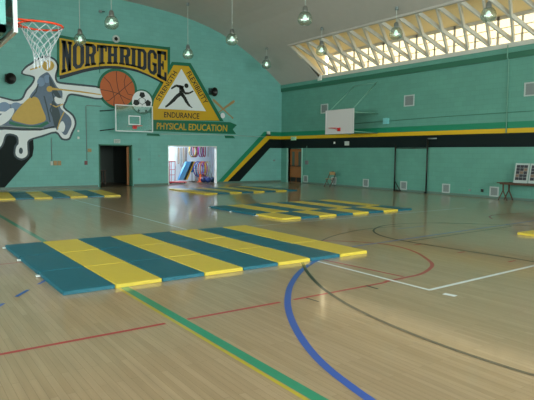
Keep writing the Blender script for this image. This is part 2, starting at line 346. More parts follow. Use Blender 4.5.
# baseboards and door frames
for (x0, x1, n) in ((XL, D0[0] - .06, 'baseboard_back'), (D0[1] + .06, D1[0], 'baseboard_back_middle'), (D1[1], -.004, 'baseboard_back_corner')):
    t = MB(); t.box(x0, x1, -.02, 0, 0.002, .1); struct(t.build(n, 'base'))
t = MB(); t.box(-.02, 0, DY1 - .1, YB, .002, .1); struct(t.build('baseboard_right', 'base'))
def frame(mb, x0, x1, zt, w=.06, d=.03, y=0.):
    mb.box(x0 - w, x0, y - d, y + .3, .002, zt + w); mb.box(x1, x1 + w, y - d, y + .3, .002, zt + w); mb.box(x0 - w, x1 + w, y - d, y + .3, zt, zt + w)
t = MB(); frame(t, D0[0] + .06, D0[1] - .06, D0[2] - .06); trim(t, 'trimg')
t = MB(); t.box(D1[0], D1[1], .0, .28, D1[2] - .05, D1[2] - .001); t.box(D1[0] + .001, D1[0] + .05, .0, .28, .002, D1[2] - .05); t.box(D1[1] - .02, D1[1] - .001, .0, .28, .002, D1[2] - .05); trim(t, 'white')

# clerestory windows
wn = 0
for sgn, ox in ((1, 0), (-1, XL)):
    for k in range(15):
        y0 = YO0 - .1 - k * 2.06; y1 = y0 - 2.06; wn += 1
        x = ox + sgn * GX
        w = MB()
        for yy in (y0, y1 + .05): w.box(x - .02, x + .02, yy - .05, yy, GZ0, GZ1 + .12)
        w.box(x - .04, x + .04, y0, y1, GZ0, GZ0 + .06); w.box(x - .02, x + .02, y0, y1, GZ1 - .06, GZ1 + .12)
        yc = (y0 + y1) / 2; w.box(x - .015, x + .015, yc - .04, yc + .04, GZ0 + .06, GZ1 - .06)
        o = struct(w.build('window_%d' % wn, 'brace'))
        q = MB()
        for zz in (GZ0 + .36, GZ0 + .7): q.box(x - .015, x + .015, y0, y1, zz, zz + .03)
        q.build('muntin', 'brace', o)
        q = MB(); q.box(x + .018, x + .024, y0, y1, GZ0 + .06, GZ1 - .06); q.build('pane', 'clere', o)
def added_window(ax, fixed, a0, a1, z0, z1):  # windows added in the unseen left and front walls to brighten the room
    global wn
    wn += 1; w = MB(); q = MB()
    def bx(mb, a, b, za, zb, d0=-.06, d1=.06):
        if ax == 'y': mb.box(fixed + d0, fixed + d1, a, b, za, zb)
        else: mb.box(a, b, fixed + d0, fixed + d1, za, zb)
    bx(w, a0, a0 + .08, z0, z1); bx(w, a1 - .08, a1, z0, z1); bx(w, a0, a1, z0, z0 + .08); bx(w, a0, a1, z1 - .08, z1)
    bx(w, (a0 + a1) / 2 - .03, (a0 + a1) / 2 + .03, z0 + .08, z1 - .08)
    o = struct(w.build('window_%d' % wn, 'brace')); bx(q, a0 + .08, a1 - .08, z0 + .08, z1 - .08, -.008, .008); q.build('pane', 'glass', o)
for k in range(8): added_window('y', XL - .15, -3.6 - 3.8 * (k + 1), -3.6 - 3.8 * k, 2.2, 4.2)
for k in range(6): added_window('x', YB - .15, XL + 1.5 + k * 22 / 6, XL + 1.5 + (k + 1) * 22 / 6, FZ0, FZ1)

# ------------------------------------------------------------------ rooms beyond the openings
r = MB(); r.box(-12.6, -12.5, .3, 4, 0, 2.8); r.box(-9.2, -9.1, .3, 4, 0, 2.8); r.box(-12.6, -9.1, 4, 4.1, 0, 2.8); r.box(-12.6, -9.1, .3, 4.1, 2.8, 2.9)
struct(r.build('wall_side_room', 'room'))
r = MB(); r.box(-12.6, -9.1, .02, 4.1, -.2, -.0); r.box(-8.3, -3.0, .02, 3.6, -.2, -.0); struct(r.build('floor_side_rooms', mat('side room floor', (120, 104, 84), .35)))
r = MB(); r.box(-8.4, -8.3, .3, 3.6, 0, 2.8); r.box(-3.0, -2.9, .3, 3.6, 0, 2.8); r.box(-8.4, -2.9, 3.5, 3.6, 0, 2.8); r.box(-8.4, -2.9, .3, 3.6, 2.8, 2.9)
struct(r.build('wall_storage_room', 'storewall'))

# double wooden door in the right wall
for i, (ya, yb) in enumerate(((DY0 - .03, (DY0 + DY1) / 2), ((DY0 + DY1) / 2, DY1 + .03))):
    d = MB(); x0, x1 = .12, .17; g0, g1 = yb + .17, ya - .17
    d.box(x0, x1, ya, g1, .02, 2.02); d.box(x0, x1, g0, yb, .02, 2.02); d.box(x0, x1, g1, g0, .02, 1.02); d.box(x0, x1, g1, g0, 1.86, 2.02)
    o = struct(d.build('door_%d' % (i + 1), 'wood'))
    q = MB(); q.box(x0 + .02, x1 - .02, g1, g0, 1.02, 1.86); q.build('door_window', mat('dim door glass', (84, 92, 84), .15), o)
    q = MB(); q.box(x0 - .006, x0, ya - .03, yb + .03, .04, .32); q.build('kick_plate', 'dark', o)
    q = MB(); q.box(x0 - .05, x0 - .02, ya - .06, yb + .06, .98, 1.03); q.box(x0 - .05, x0, ya - .07, ya - .1, .97, 1.04); q.box(x0 - .05, x0, yb + .07, yb + .1, .97, 1.04); q.build('push_bar', 'dark', o)
t = MB(); t.box(-.02, .2, DY0 + .14, DY0, .002, DZ); trim(t, mat('pale jamb', (150, 200, 190), .5))
t = MB(); t.box(-.02, .2, DY1, DY1 - .1, .002, DZ); trim(t, mat('pale jamb', (150, 200, 190), .5))
# open wooden door leaf of the dark room
d = MB(); d.box(-9.77, -9.22, .32, .37, .02, 2.02); struct(d.build('door_3', 'wood'))

# ------------------------------------------------------------------ gym mats
def gym_mat(x0, yn, depth, first, n, label, group, pitch=.637, rz=0, piv=None, tab=True):
    """eight hinged panels along x, near edge at yn"""
    c = piv or (x0, yn)
    t = thing('folding_gym_mat', label, 'gym mat', (c[0], c[1], 0.003), rz, group)
    for k in range(n):
        b = MB(); a = x0 - c[0] + k * pitch
        b.bbox(a + .003, a + pitch - .003, yn - c[1] + .006, yn - c[1] + depth - .006, 0, .052 + random.uniform(-.002, .003), .012)
        b.build('panel', 'matteal' if (k + first) % 2 == 0 else 'matyel', t)
    if tab:
        b = MB(); xx = x0 - c[0]; yy = yn - c[1] + depth - .12
        b.box(xx - .05, xx - .001, yy - .02, yy + .06, .004, .022); b.build('velcro_tab', 'velcro', t)
    return t
g = 'three close mats on the floor'
for i, nm in enumerate(['teal and yellow striped folding mat, nearest of the close set of three', 'teal and yellow striped folding mat, middle one of the close set', 'teal and yellow striped folding mat, far one of the close set']):
    gym_mat(-18.33, -20.33 + i * 1.325, 1.32, 0, 8, nm, g, pitch=.647)
g = 'three mats in the middle of the floor'
gym_mat(-11.62, -15.76, 1.26, 1, 8, 'striped folding mat with yellow left end, front of the middle set of three', g)
gym_mat(-11.68, -14.47, 1.26, 0, 8, 'striped folding mat with teal left end, between two mats of the middle set', g)
gym_mat(-11.68, -13.18, 1.26, 0, 8, 'striped folding mat with teal left end, farthest of the middle set', g)
g = 'three mats before the storage room'
for i, nm in enumerate(['front', 'middle', 'rear']):
    gym_mat(-9.2, -7.1 + i * 1.17, 1.165, 1, 8, nm + ' striped mat of the set lying before the bright storage room', g, pitch=.612, tab=False)
g = 'three mats by the left part of the back wall'
for i, nm in enumerate(['front', 'middle', 'rear']):
    gym_mat(-12.5 - 8 * .63, -6.24 + i * 1.13, 1.12, 0, 8, nm + ' striped mat of the set at the far left under the painted emblem', g, pitch=.63, rz=-.1, piv=(-12.5, -6.24), tab=False)
gym_mat(-8.7, -21.75, 1.26, 1, 8, 'mat with yellow end lying alone at the right edge of the view', None, tab=False)

# ------------------------------------------------------------------ basketball hoops
def ring_pts(c, r, n=28): return [(c[0] + r * math.cos(2 * PI * k / n), c[1] + r * math.sin(2 * PI * k / n), c[2]) for k in range(n)]
def hoop(label, loc, rz, w, z0, z1, glassy, rimz, rim_m, net, struts, frame_m, heavy=False):
    """local frame: board in the plane y=0 facing -y, rim on the -y side; wall at y>0"""
    t = thing('basketball_hoop', label, 'basketball hoop', loc, rz, None)
    b = MB(); b.box(-w / 2 + .03, w / 2 - .03, -.012, .012, z0 + .03, z1 - .03); bdo = b.build('backboard', 'bglass' if glassy else 'boardw', t)
    f = MB()
    fd = .0 if heavy else .02
    for (a, c, d, e) in ((-w / 2, -w / 2 + .04, z0, z1), (w / 2 - .04, w / 2, z0, z1), (-w / 2 + .04, w / 2 - .04, z0, z0 + .04), (-w / 2 + .04, w / 2 - .04, z1 - .04, z1)): f.box(a, c, -.03, fd, d, e)
    f.build('board_frame', 'whitep' if glassy else 'boardw', t)
    q = MB()
    for (a, c, d, e) in ((-.3, -.26, rimz + .06, rimz + .5), (.26, .3, rimz + .06, rimz + .5), (-.26, .26, rimz + .46, rimz + .5), (-.26, .26, rimz + .06, rimz + .1)):
        q.box(a, c, -.016, -.0125, d, e)
    if glassy: q.build('target_square', 'whitep', bdo)
    rr = MB(); c = (0, -.43, rimz); rr.tube(ring_pts(c, .212), .011, 8, closed=True)
    rr.tube([(-.08, -.03, rimz - .0), (-.17, -.2, rimz), (-.2, -.33, rimz)], .01, 6); rr.tube([(.08, -.03, rimz), (.17, -.2, rimz), (.2, -.33, rimz)], .01, 6)
    rr.tube([(-.07, -.03, rimz - .1), (-.12, -.15, rimz - .04), (-.15, -.25, rimz - .005)], .008, 6); rr.tube([(.07, -.03, rimz - .1), (.12, -.15, rimz - .04), (.15, -.25, rimz - .005)], .008, 6)
    rimo = rr.build('rim', rim_m, t)
    q = MB(); q.box(-.1, .1, -.045, -.013, rimz - .14, rimz + .03); q.build('rim_bracket', rim_m, rimo)
    if net:
        n = MB(); rows = 7; K = 10
        def np_(i, k):
            s_ = i / rows; rad = .208 - .13 * min(1, s_ * 1.3); a = 2 * PI * (k + .5 * (i % 2)) / K
            return (c[0] + rad * math.cos(a), c[1] + rad * math.sin(a), rimz - .37 * s_ - .008 + .01 * math.sin(k * 2.3 + i))
        for i in range(rows):
            for k in range(K):
                for dk in ((0, -1) if i % 2 == 0 else (0, 1)): n.tube([np_(i, k), np_(i + 1, k + dk)], .0036, 4)
        for k in range(0, K, 2): p = np_(rows, k); n.tube([p, (p[0] * .99, p[1], p[2] - .06)], .006, 4)
        n.build('net', 'net', rimo)
    for s_ in struts:
        q = MB(); q.tube(s_[0], s_[1], 8); q.build('strut', frame_m, t)
    if heavy:
        q = MB()
        for xx in (-w / 2 + .02, w / 2 - .09): q.box(xx, xx + .07, .06, .13, z0 - .0, z1)
        q.box(-w / 2 + .02, w / 2 - .02, .06, .12, z0 + .38, z0 + .46); q.box(-w / 2 + .02, w / 2 - .02, .06, .12, z0 + .0, z0 + .06)
        q.build('back_frame', 'teals', t)
    return t
# near hoop, facing +x : local -y -> world +x  => rz = +90deg
LX = XL + 19.01            # distance to the left wall, negative
hoop('large glass basketball hoop with orange rim and white net, closest to the camera', (-19.06, -20.9, 0), PI / 2, 1.83, 2.77, 3.98, True, 3.05, 'orange', True,
     [([(-.6, .13, 3.2), (-.6, -LX, 3.2)], .03), ([(.6, .13, 3.2), (.6, -LX, 3.2)], .03), ([(-.6, .13, 3.8), (-.6, -LX, 5.0)], .03), ([(.6, .13, 3.8), (.6, -LX, 5.0)], .03)], 'strutm', True)
# hoop on the back wall
hoop('glass basketball hoop standing off the back wall below the painted soccer ball', (-10.04, -1.5, 0), 0, 1.9, 2.74, 4.02, True, 3.02, 'red', False,
     [([(-1.0, .02, 3.75), (-1.19, 1.5, 3.78)], .025), ([(-1.0, .02, 2.85), (-1.2, 1.5, 2.81)], .025), ([(.9, .02, 3.75), (.9, 1.5, 3.78)], .025), ([(.9, .02, 2.85), (.9, 1.5, 2.81)], .025)], 'dark')
# hoop on the right wall, facing -x: local -y -> world -x => rz=-90deg
hoop('white solid basketball hoop braced off the right wall over the yellow stripe', (-1.68, -7.05, 0), -PI / 2, 2.02, 2.73, 3.92, False, 3.0, 'red', False,
     [([(.9, .02, 3.9), (.81, 1.68, 5.28)], .025), ([(-.75, .02, 3.9), (-.77, 1.68, 5.24)], .025), ([(.81, 1.66, 5.28), (-.77, 1.66, 5.24)], .022), ([(.97, .02, 3.75), (.98, 1.68, 3.75)], .025), ([(.97, .02, 2.83), (.95, 1.68, 2.79)], .025),
      ([(-.97, .02, 3.75), (-.98, 1.68, 3.75)], .025), ([(-.97, .02, 2.83), (-.95, 1.68, 2.79)], .025)], 'strutm')

# ------------------------------------------------------------------ pendant lamps
M['bulb'] = mat('lamp bulb', (200, 240, 220), .3, emit=((200, 240, 220), 1.0))
LZ = 6.75
def lamp(x, y, label):
    t = thing('pendant_lamp', label, 'pendant lamp', (x, y, 0), 0, 'glass pendant lamps hanging from the vaulted ceiling')
    zc = ceil_z(x)
    q = MB(); q.tube([(0, 0, zc - .02), (0, 0, LZ + .3)], .013, 8); q.build('rod', 'box', t)
    q = MB(); q.lathe([(0, .0), (.07, 0), (.07, .1), (.03, .14), (0, .14)], (0, 0, zc - .14), 16); q.build('ceiling_canopy', 'vent', t)
    q = MB(); q.lathe([(0, .3), (.05, .3), (.085, .26), (.1, .16), (.1, .12), (.13, .08), (0, .08)], (0, 0, LZ + .06), 16); q.build('housing', 'chrome', t)
    q = MB(); q.lathe([(.1, .15), (.17, .12), (.235, .03), (.27, -.08), (.275, -.16), (.245, -.25), (.16, -.32), (0, -.35), (0, -.34), (.155, -.31), (.235, -.244), (.264, -.16), (.26, -.08), (.226, .025), (.165, .11), (.1, .14)], (0, 0, LZ), 24); sh = q.build('glass_shade', 'lampglass', t)
    q = MB(); q.lathe([(0, .05), (.04, .03), (.07, -.04), (.08, -.1), (.05, -.16), (0, -.18)], (0, 0, LZ), 12); q.build('bulb', 'bulb', sh)
for (u, v, lab) in [(80, 39, 'glass pendant lamp hanging in front of the letter O of the school name'), (111.5, 22, 'glass pendant lamp above the round wall speaker and the school name'),
                    (188, 53.5, 'glass pendant lamp hanging just above the top of the yellow triangle'), (232, 39, 'glass pendant lamp hanging between triangle sign and ceiling curve'),
                    (305, 18, 'glass pendant lamp against the plain grey ceiling, left of the skylight'), (266.5, 64, 'small glass pendant lamp near the far right room corner'),
                    (321.5, 50, 'small glass pendant lamp in front of the far end of the skylight'), (396, 33, 'glass pendant lamp in front of the middle of the skylight'),
                    (488.5, 14, 'glass pendant lamp in front of the near end of the skylight')]:
    d = ray(u, v); p = CAM + d * ((LZ - .07 - CAM.z) / d.z); lamp(p.x, p.y, lab)

# ------------------------------------------------------------------ painted cut-out signs on the back wall
def px(pts): return [bw(*p) for p in pts]
def smooth(pts, n=5, closed=True):
    out = []; N = len(pts)
    for i in range(N):
        a, b, c, d = pts[i - 1], pts[i], pts[(i + 1) % N], pts[(i + 2) % N]
        for k in range(n):
            t = k / n; out.append(tuple(.5 * (2 * b[j] + (c[j] - a[j]) * t + (2 * a[j] - 5 * b[j] + 4 * c[j] - d[j]) * t * t + (3 * b[j] - a[j] - 3 * c[j] + d[j]) * t ** 3) for j in (0, 1)))
    return out
def cutout(name, pts, d0, d1, m, parent=None, xz=False):
    """thin board of any outline: concave outline filled by triangulation"""
    P = pts if xz else px(pts)
    bm = bmesh.new(); vs = [bm.verts.new((x, -d0, z)) for x, z in P]
    es = [bm.edges.new((vs[i], vs[(i + 1) % len(vs)])) for i in range(len(vs))]
    bmesh.ops.triangle_fill(bm, use_beauty=True, use_dissolve=False, edges=es)
    r_ = bmesh.ops.extrude_face_region(bm, geom=bm.faces[:])
    for e in r_['geom']:
        if isinstance(e, bmesh.types.BMVert): e.co.y = -d1
    bmesh.ops.recalc_face_normals(bm, faces=bm.faces)
    me = bpy.data.meshes.new(name); bm.to_mesh(me); bm.free(); me.materials.append(M[m])
    o = bpy.data.objects.new(name, me); col.objects.link(o)
    if parent: o.parent = parent
    return o
def lerp(tab, x):
    if x <= tab[0][0]: return tab[0][1]
    for (a, va), (b, vb) in zip(tab, tab[1:]):
        if x <= b: return va + (vb - va) * (x - a) / (b - a)
    return tab[-1][1]
TOP = [(61, 39.8), (72, 42), (85, 43.2), (98, 44.7), (108, 45.6), (120, 46.5), (131, 47.6), (146, 49.4), (147, 49.2), (166, 51.6)]
BOT = [(61, 73.5), (72, 70.3), (84, 67), (95, 65), (106, 63.9), (118, 64.2), (130, 66), (137, 67.8), (146, 71.5), (156, 76.3), (166, 81.8)]
XS = [59.3 + i * 2.7 for i in range(41)]
def band(dt, db, l, r_): 
    xs = [x for x in XS if l < x < r_]; xs = [l] + xs + [r_]
    return [(x, lerp(TOP, x) - dt) for x in xs] + [(x, lerp(BOT, x) + db) for x in xs[::-1]]
def strip_mesh(tt, bb_, d0, d1, name, m, parent):
    q = MB(); n = len(tt)
    T = px(tt); Bm = px(bb_)
    for i in range(n - 1): q.wallpoly([T[i], T[i + 1], Bm[i + 1], Bm[i]], d0, d1)
    return q.build(name, m, parent)
def bandm(dt, db, l, r_, d0, d1, name, m, parent, base=None):
    xs = [l] + [x for x in XS if l < x < r_] + [r_]
    return strip_mesh([(x, lerp(TOP, x) - dt if base is None else lerp(BOT, x) + base) for x in xs], [(x, lerp(BOT, x) + (db if not callable(db) else db(x))) for x in xs], d0, d1, name, m, parent)
xz0 = bw(112, 70)
sign = thing('painted_name_sign', 'arched yellow sign with navy block capitals across the top of the back wall', 'sign')
bandm(4.6, 3.8, 56.8, 170, .002, .010, 'green_border', 'signg', sign)
bandm(0, lambda x: 5.8 - 2.2 * (x - 60) / 105, 59.5, 168, .010, .014, 'navy_shadow', 'navy', sign, base=1.5)
bandm(1.7, 1.9, 59.4, 167.3, .014, .018, 'yellow_panel', 'signy', sign)
def rect(a, b, c, d): return [(a, c), (b, c), (b, d), (a, d)]
def ringq(outer, inner): n = len(outer); return [[outer[i], outer[(i + 1) % n], inner[(i + 1) % n], inner[i]] for i in range(n)]
OUT = [(.28, 0), (.72, 0), (1, .16), (1, .84), (.72, 1), (.28, 1), (0, .84), (0, .16)]; INN = [(.42, .13), (.58, .13), (.66, .2), (.66, .8), (.58, .87), (.42, .87), (.34, .8), (.34, .2)]
LET = {
 'N': [rect(.08, .36, 0, 1), rect(.66, .92, 0, 1), rect(0, .44, 0, .1), rect(0, .3, .9, 1), rect(.56, 1, .9, 1), [(.1, 1), (.44, 1), (.92, 0), (.6, 0)]],
 'O': ringq(OUT, INN),
 'R': [rect(.08, .42, 0, 1), rect(0, .5, 0, .1), rect(0, .7, .9, 1), [(.42, .86), (.42, 1), (.8, 1), (.62, .86)], [(.62, .86), (.8, 1), (1, .88), (.68, .8)], [(.68, .8), (1, .88), (1, .58), (.68, .62)], [(.68, .62), (1, .58), (.84, .46), (.58, .54)], [(.42, .42), (.84, .46), (.58, .54), (.42, .54)], [(.48, .46), (.84, .48), (.92, .0), (.58, .0)], rect(.58, 1, 0, .1)],
 'T': [rect(0, 1, .84, 1), rect(0, .16, .66, 1), rect(.84, 1, .66, 1), rect(.33, .67, 0, 1), rect(.2, .8, 0, .1)],
 'H': [rect(.08, .4, 0, 1), rect(.6, .92, 0, 1), rect(.4, .6, .42, .58), rect(0, .48, 0, .1), rect(0, .48, .9, 1), rect(.52, 1, 0, .1), rect(.52, 1, .9, 1)],
 'I': [rect(.2, .8, 0, 1), rect(0, 1, 0, .1), rect(0, 1, .9, 1)],
 'D': [rect(.08, .42, 0, 1), rect(0, .42, 0, .1), rect(0, .42, .9, 1), [(.42, 1), (.75, 1), (.58, .86), (.42, .86)], [(.75, 1), (1, .84), (.67, .78), (.58, .86)], [(1, .84), (1, .16), (.67, .22), (.67, .78)], [(1, .16), (.75, 0), (.58, .14), (.67, .22)], [(.75, 0), (.42, 0), (.42, .14), (.58, .14)]],
 'G': ringq(OUT, INN)[:0] + [[OUT[5], OUT[4], INN[4], INN[5]], [OUT[6], OUT[5], INN[5], INN[6]], [OUT[7], OUT[6], INN[6], INN[7]], [OUT[0], OUT[7], INN[7], INN[0]], [OUT[1], OUT[0], INN[0], INN[1]], [OUT[2], OUT[1], INN[1], INN[2]], rect(.66, 1, .16, .46), rect(.52, 1, .38, .5), [OUT[4], OUT[3], (.66, .8), INN[4]], rect(.68, 1, .66, .86)],
 'E': [rect(.08, .44, 0, 1), rect(0, .95, .88, 1), rect(0, .95, 0, .12), rect(.76, .95, .7, 1), rect(.76, 1, 0, .3), rect(.44, .7, .45, .57), rect(.56, .7, .36, .66)]}
spans = [(61.8, 71.6), (73.2, 83.6), (85, 95.4), (97.2, 106.2), (107.4, 117.4), (119.4, 129.8), (130.9, 136), (137.2, 146), (147.8, 156.2), (157.2, 166)]
for ch, (a, b) in zip('NORTHRIDGE', spans):
    q = MB()
    for poly in LET[ch]:
        # subdivide tall edges so letters follow the arch
        P = []
        for (s_, t_) in poly:
            x = (a - .5) + (b - a + 1.0) * s_; yt, yb = lerp(TOP, x) + .1, lerp(BOT, x) - .1
            P.append(bw(x, yb + (yt - yb) * t_))
        q.wallpoly(P, .018, .022)
    q.build('letter', 'navy', sign)

def circle(c, rx, ry, n=40, a0=0): return [(c[0] + rx * math.cos(a0 + 2 * PI * k / n), c[1] + ry * math.sin(a0 + 2 * PI * k / n)) for k in range(n)]
def stroke(mb, pts, w, d0, d1, m=0):                     # stroke through (x,z) wall points, w in metres or (w0,w1)
    P = [Vector(p) for p in pts]
    for i in range(len(P) - 1):
        t = (P[i + 1] - P[i]).normalized(); n = Vector((-t.y, t.x))
        w0, w1 = (w, w) if not isinstance(w, tuple) else (w[0] + (w[1] - w[0]) * i / (len(P) - 1), w[0] + (w[1] - w[0]) * (i + 1) / (len(P) - 1))
        mb.wallpoly([tuple(P[i] + n * w0 / 2), tuple(P[i] - n * w0 / 2), tuple(P[i + 1] - n * w1 / 2), tuple(P[i + 1] + n * w1 / 2)], d0, d1, m)

# basketball
b = thing('painted_basketball', 'large painted orange basketball with black seams under the school name', 'wall painting')
c = bw(117.6, 89); R1 = (bw(134.9, 89)[0] - bw(100.3, 89)[0]) / 2; RZ = (bw(117.6, 71.4)[1] - bw(117.6, 106.8)[1]) / 2
cutout('green_outline', circle(c, R1 + .13, RZ + .13), .002, .010, 'signg', b, True)
cutout('ball', circle(c, R1, RZ), .010, .018, 'ballo', b, True)
q = MB()
def seam(pts): stroke(q, [(c[0] + R1 * x, c[1] + RZ * y) for x, y in pts], .028, .018, .021)
seam([(-.06, .99), (-.06, .5), (.02, 0), (.18, -.45), (.4, -.9)]); seam([(.86, .5), (.4, .1), (0, -.25), (-.5, -.68), (-.68, -.72)][0:5])
seam([(-.78, .6), (-.45, .3), (-.3, -.1), (-.2, -.5), (-.25, -.95)]); seam([(-.99, -.1), (-.5, -.15), (0, -.25), (.5, -.5), (.78, -.6)]); seam([(.5, .85), (.38, .45), (.42, .1), (.6, -.25), (.95, -.3)])
q.build('seams', 'blackp', b)
# soccer ball
b = thing('painted_soccer_ball', 'painted black and white soccer ball between basketball and triangle', 'wall painting')
c = bw(141.9, 101.8); R1 = (bw(151.9, 101)[0] - bw(131.9, 101)[0]) / 2
cutout('dark_outline', circle((c[0] + .02, c[1] - .01), R1 + .1, R1 + .1), .002, .008, 'signg', b, True)
cutout('ball', circle(c, R1, R1 * 1.04), .021, .027, 'whitep', b, True)
q = MB()
def pent(cx, cy_, r_, a0, sq=1):
    k5 = MB(); k5.wallpoly([(c[0] + R1 * cx + R1 * r_ * sq * math.cos(a0 + k * 2 * PI / 5), c[1] + R1 * cy_ + R1 * r_ * math.sin(a0 + k * 2 * PI / 5)) for k in range(5)], .027, .030); k5.build('black_patch', 'blackp', b)
pent(0.02, .64, .31, -PI / 2); pent(-.58, -.12, .33, -.3); pent(.6, -.1, .33, PI - .2); pent(-.35, -.85, .14, .6); pent(.4, -.85, .14, 1.2)
H6 = [(-.0 + .34 * math.cos(PI / 6 + k * PI / 3), .08 + .34 * math.sin(PI / 6 + k * PI / 3)) for k in range(6)]
for a, b2 in [(H6[i], H6[(i + 1) % 6]) for i in range(6)] + [(H6[1], (.02, .5)), (H6[2], (-.4, .1)), (H6[0], (.4, .1)), (H6[4], (0, -.6)), (H6[3], (-.4, -.2))]:
    stroke(q, [(c[0] + R1 * a[0], c[1] + R1 * a[1]), (c[0] + R1 * b2[0], c[1] + R1 * b2[1])], .025, .027, .030)
q.build('seams', 'navyg', b)

# text helper: built-in font mapped on the wall
def text(body, p0, p1, h, d0, d1, m, name, parent, bold=.0):
    """baseline from p0 to p1 (photo points), letter height h (photo px)"""
    cu = bpy.data.curves.new('txt', 'FONT'); cu.body = body; cu.offset = bold; cu.resolution_u = 3
    ob = bpy.data.objects.new('txt', cu); col.objects.link(ob)
    bpy.context.view_layer.update(); dg = bpy.context.evaluated_depsgraph_get(); me = bpy.data.meshes.new_from_object(ob.evaluated_get(dg))
    xs = [v.co.x for v in me.vertices]; ys = [v.co.y for v in me.vertices]; x0, x1, y0, y1 = min(xs), max(xs), min(ys), max(ys)
    dx, dy = p1[0] - p0[0], p1[1] - p0[1]; L = math.hypot(dx, dy); nx, ny = dy / L, -dx / L
    q = MB(); P = []
    for v in me.vertices:
        s_ = (v.co.x - x0) / (x1 - x0); t_ = (v.co.y - y0) / (y1 - y0)
        P.append(bw(p0[0] + dx * s_ + nx * h * t_, p0[1] + dy * s_ + ny * h * t_))
    q.add([(x, -d1, z) for x, z in P], [tuple(p.vertices) for p in me.polygons])
    bpy.data.objects.remove(ob); bpy.data.curves.remove(cu); bpy.data.meshes.remove(me)
    me2 = q.build(name, m, parent, fix=False)
    bm = bmesh.new(); bm.from_mesh(me2.data)
    bmesh.ops.recalc_face_normals(bm, faces=bm.faces)
    r_ = bmesh.ops.extrude_face_region(bm, geom=bm.faces[:])
    for e in r_['geom']:
        if isinstance(e, bmesh.types.BMVert): e.co.y = -d0
    bmesh.ops.recalc_face_normals(bm, faces=bm.faces); bm.to_mesh(me2.data); bm.free()
    return me2
tr = thing('painted_triangle_sign', 'yellow triangle sign with black runner on white, STRENGTH FLEXIBILITY ENDURANCE', 'sign')
cutout('green_border', [(171.8, 61.8), (190.4, 63), (194, 69), (223.6, 121.5), (150.5, 119.5), (149.6, 105), (151.2, 97.4)], .008, .014, 'signg', tr)
cutout('yellow_panel', [(173.6, 65), (188.6, 66.3), (219.3, 120.6), (153.2, 119.8), (152.6, 107), (154, 99.5)], .014, .020, 'signy', tr)
cutout('white_triangle', [(181.2, 68.8), (157.7, 108.6), (205.8, 111.2)], .020, .024, 'whitep', tr)
text('STRENGTH', (159.3, 101.5), (177.2, 73), 4.6, .020, .022, 'blackp', 'lettering', tr, .012)
text('FLEXIBILITY', (186.2, 73.2), (204.2, 104.5), 4.6, .020, .022, 'blackp', 'lettering', tr, .012)
text('ENDURANCE', (163.8, 117.4), (199, 119), 5.6, .020, .022, 'blackp', 'lettering', tr, .012)
q = MB()
def Z(x, y): return bw(150 + x / 5.33, 55 + y / 5.33)
hc = Z(193, 164); q.wallpoly(circle(hc, .125, .125, 18), .024, .028)
for pts, w in (([(168, 172), (138, 163), (112, 180)], (.16, .08)), ([(168, 163), (164, 188), (166, 212)], (.26, .2)), ([(168, 172), (184, 205), (208, 204), (230, 192)], (.16, .07)),
               ([(163, 206), (140, 222), (122, 244)], (.2, .18)), ([(122, 242), (104, 260), (84, 276)], (.18, .09)), ([(166, 206), (182, 226), (194, 250)], (.2, .17)), ([(193, 248), (204, 264), (212, 274)], (.17, .09)), ([(212, 272), (224, 282)], (.07, .05)), ([(84, 270), (82, 280)], (.06, .04))):
    stroke(q, [Z(*p) for p in pts], w, .024, .028)
q.build('runner_figure', 'blackp', tr)
bn = thing('painted_banner', 'green ribbon banner with yellow PHYSICAL EDUCATION lettering below the triangle', 'sign')
cutout('ribbon', [(153, 119.8), (229.8, 122.2), (236.6, 125), (232.4, 129.4), (235.8, 134), (230.8, 134), (153, 131)], .026, .034, 'signg', bn)
cutout('fold', [(224, 134.8), (232.2, 135.2), (235, 138.4), (225, 138.2)], .026, .030, 'signg', bn)
cutout('fold', [(147, 133.4), (158.6, 133.8), (160, 136.2), (146.4, 135.6)], .026, .030, 'signg', bn)
text('PHYSICAL EDUCATION', (156.4, 129.2), (226.8, 131.6), 6.6, .034, .036, 'signy', 'lettering', bn, .014)
# crossed bats and baseball
def bat(label, p0, p1):
    a, b2 = Vector(bw(*p0)), Vector(bw(*p1)); t = (b2 - a); L = t.length; t.normalize(); n = Vector((-t.y, t.x))
    prof = [(0, .05), (.03, .05), (.05, .028), (.35, .035), (.6, .06), (.9, .075), (.98, .06), (1, .03)]
    return tag(cutout('painted_bat', [tuple(a + t * L * s_ + n * w) for s_, w in prof] + [tuple(a + t * L * s_ - n * w) for s_, w in prof[::-1]], .004 if 'right' in label else .012, .011 if 'right' in label else .02, 'tan', None, True), label, 'wall painting', 'crossed baseball bats right of the triangle')
bat('painted tan baseball bat rising to the right, crossing the other bat', (212.3, 116.8), (234.5, 100.8)); bat('painted tan baseball bat rising to the left, over the other bat', (233, 118.4), (212.6, 99.4))
tag(cutout('painted_baseball', circle(bw(222.6, 115.6), .145, .16, 20), .021, .027, 'whitep', None, True), 'small painted white baseball under the crossed bats', 'wall painting')

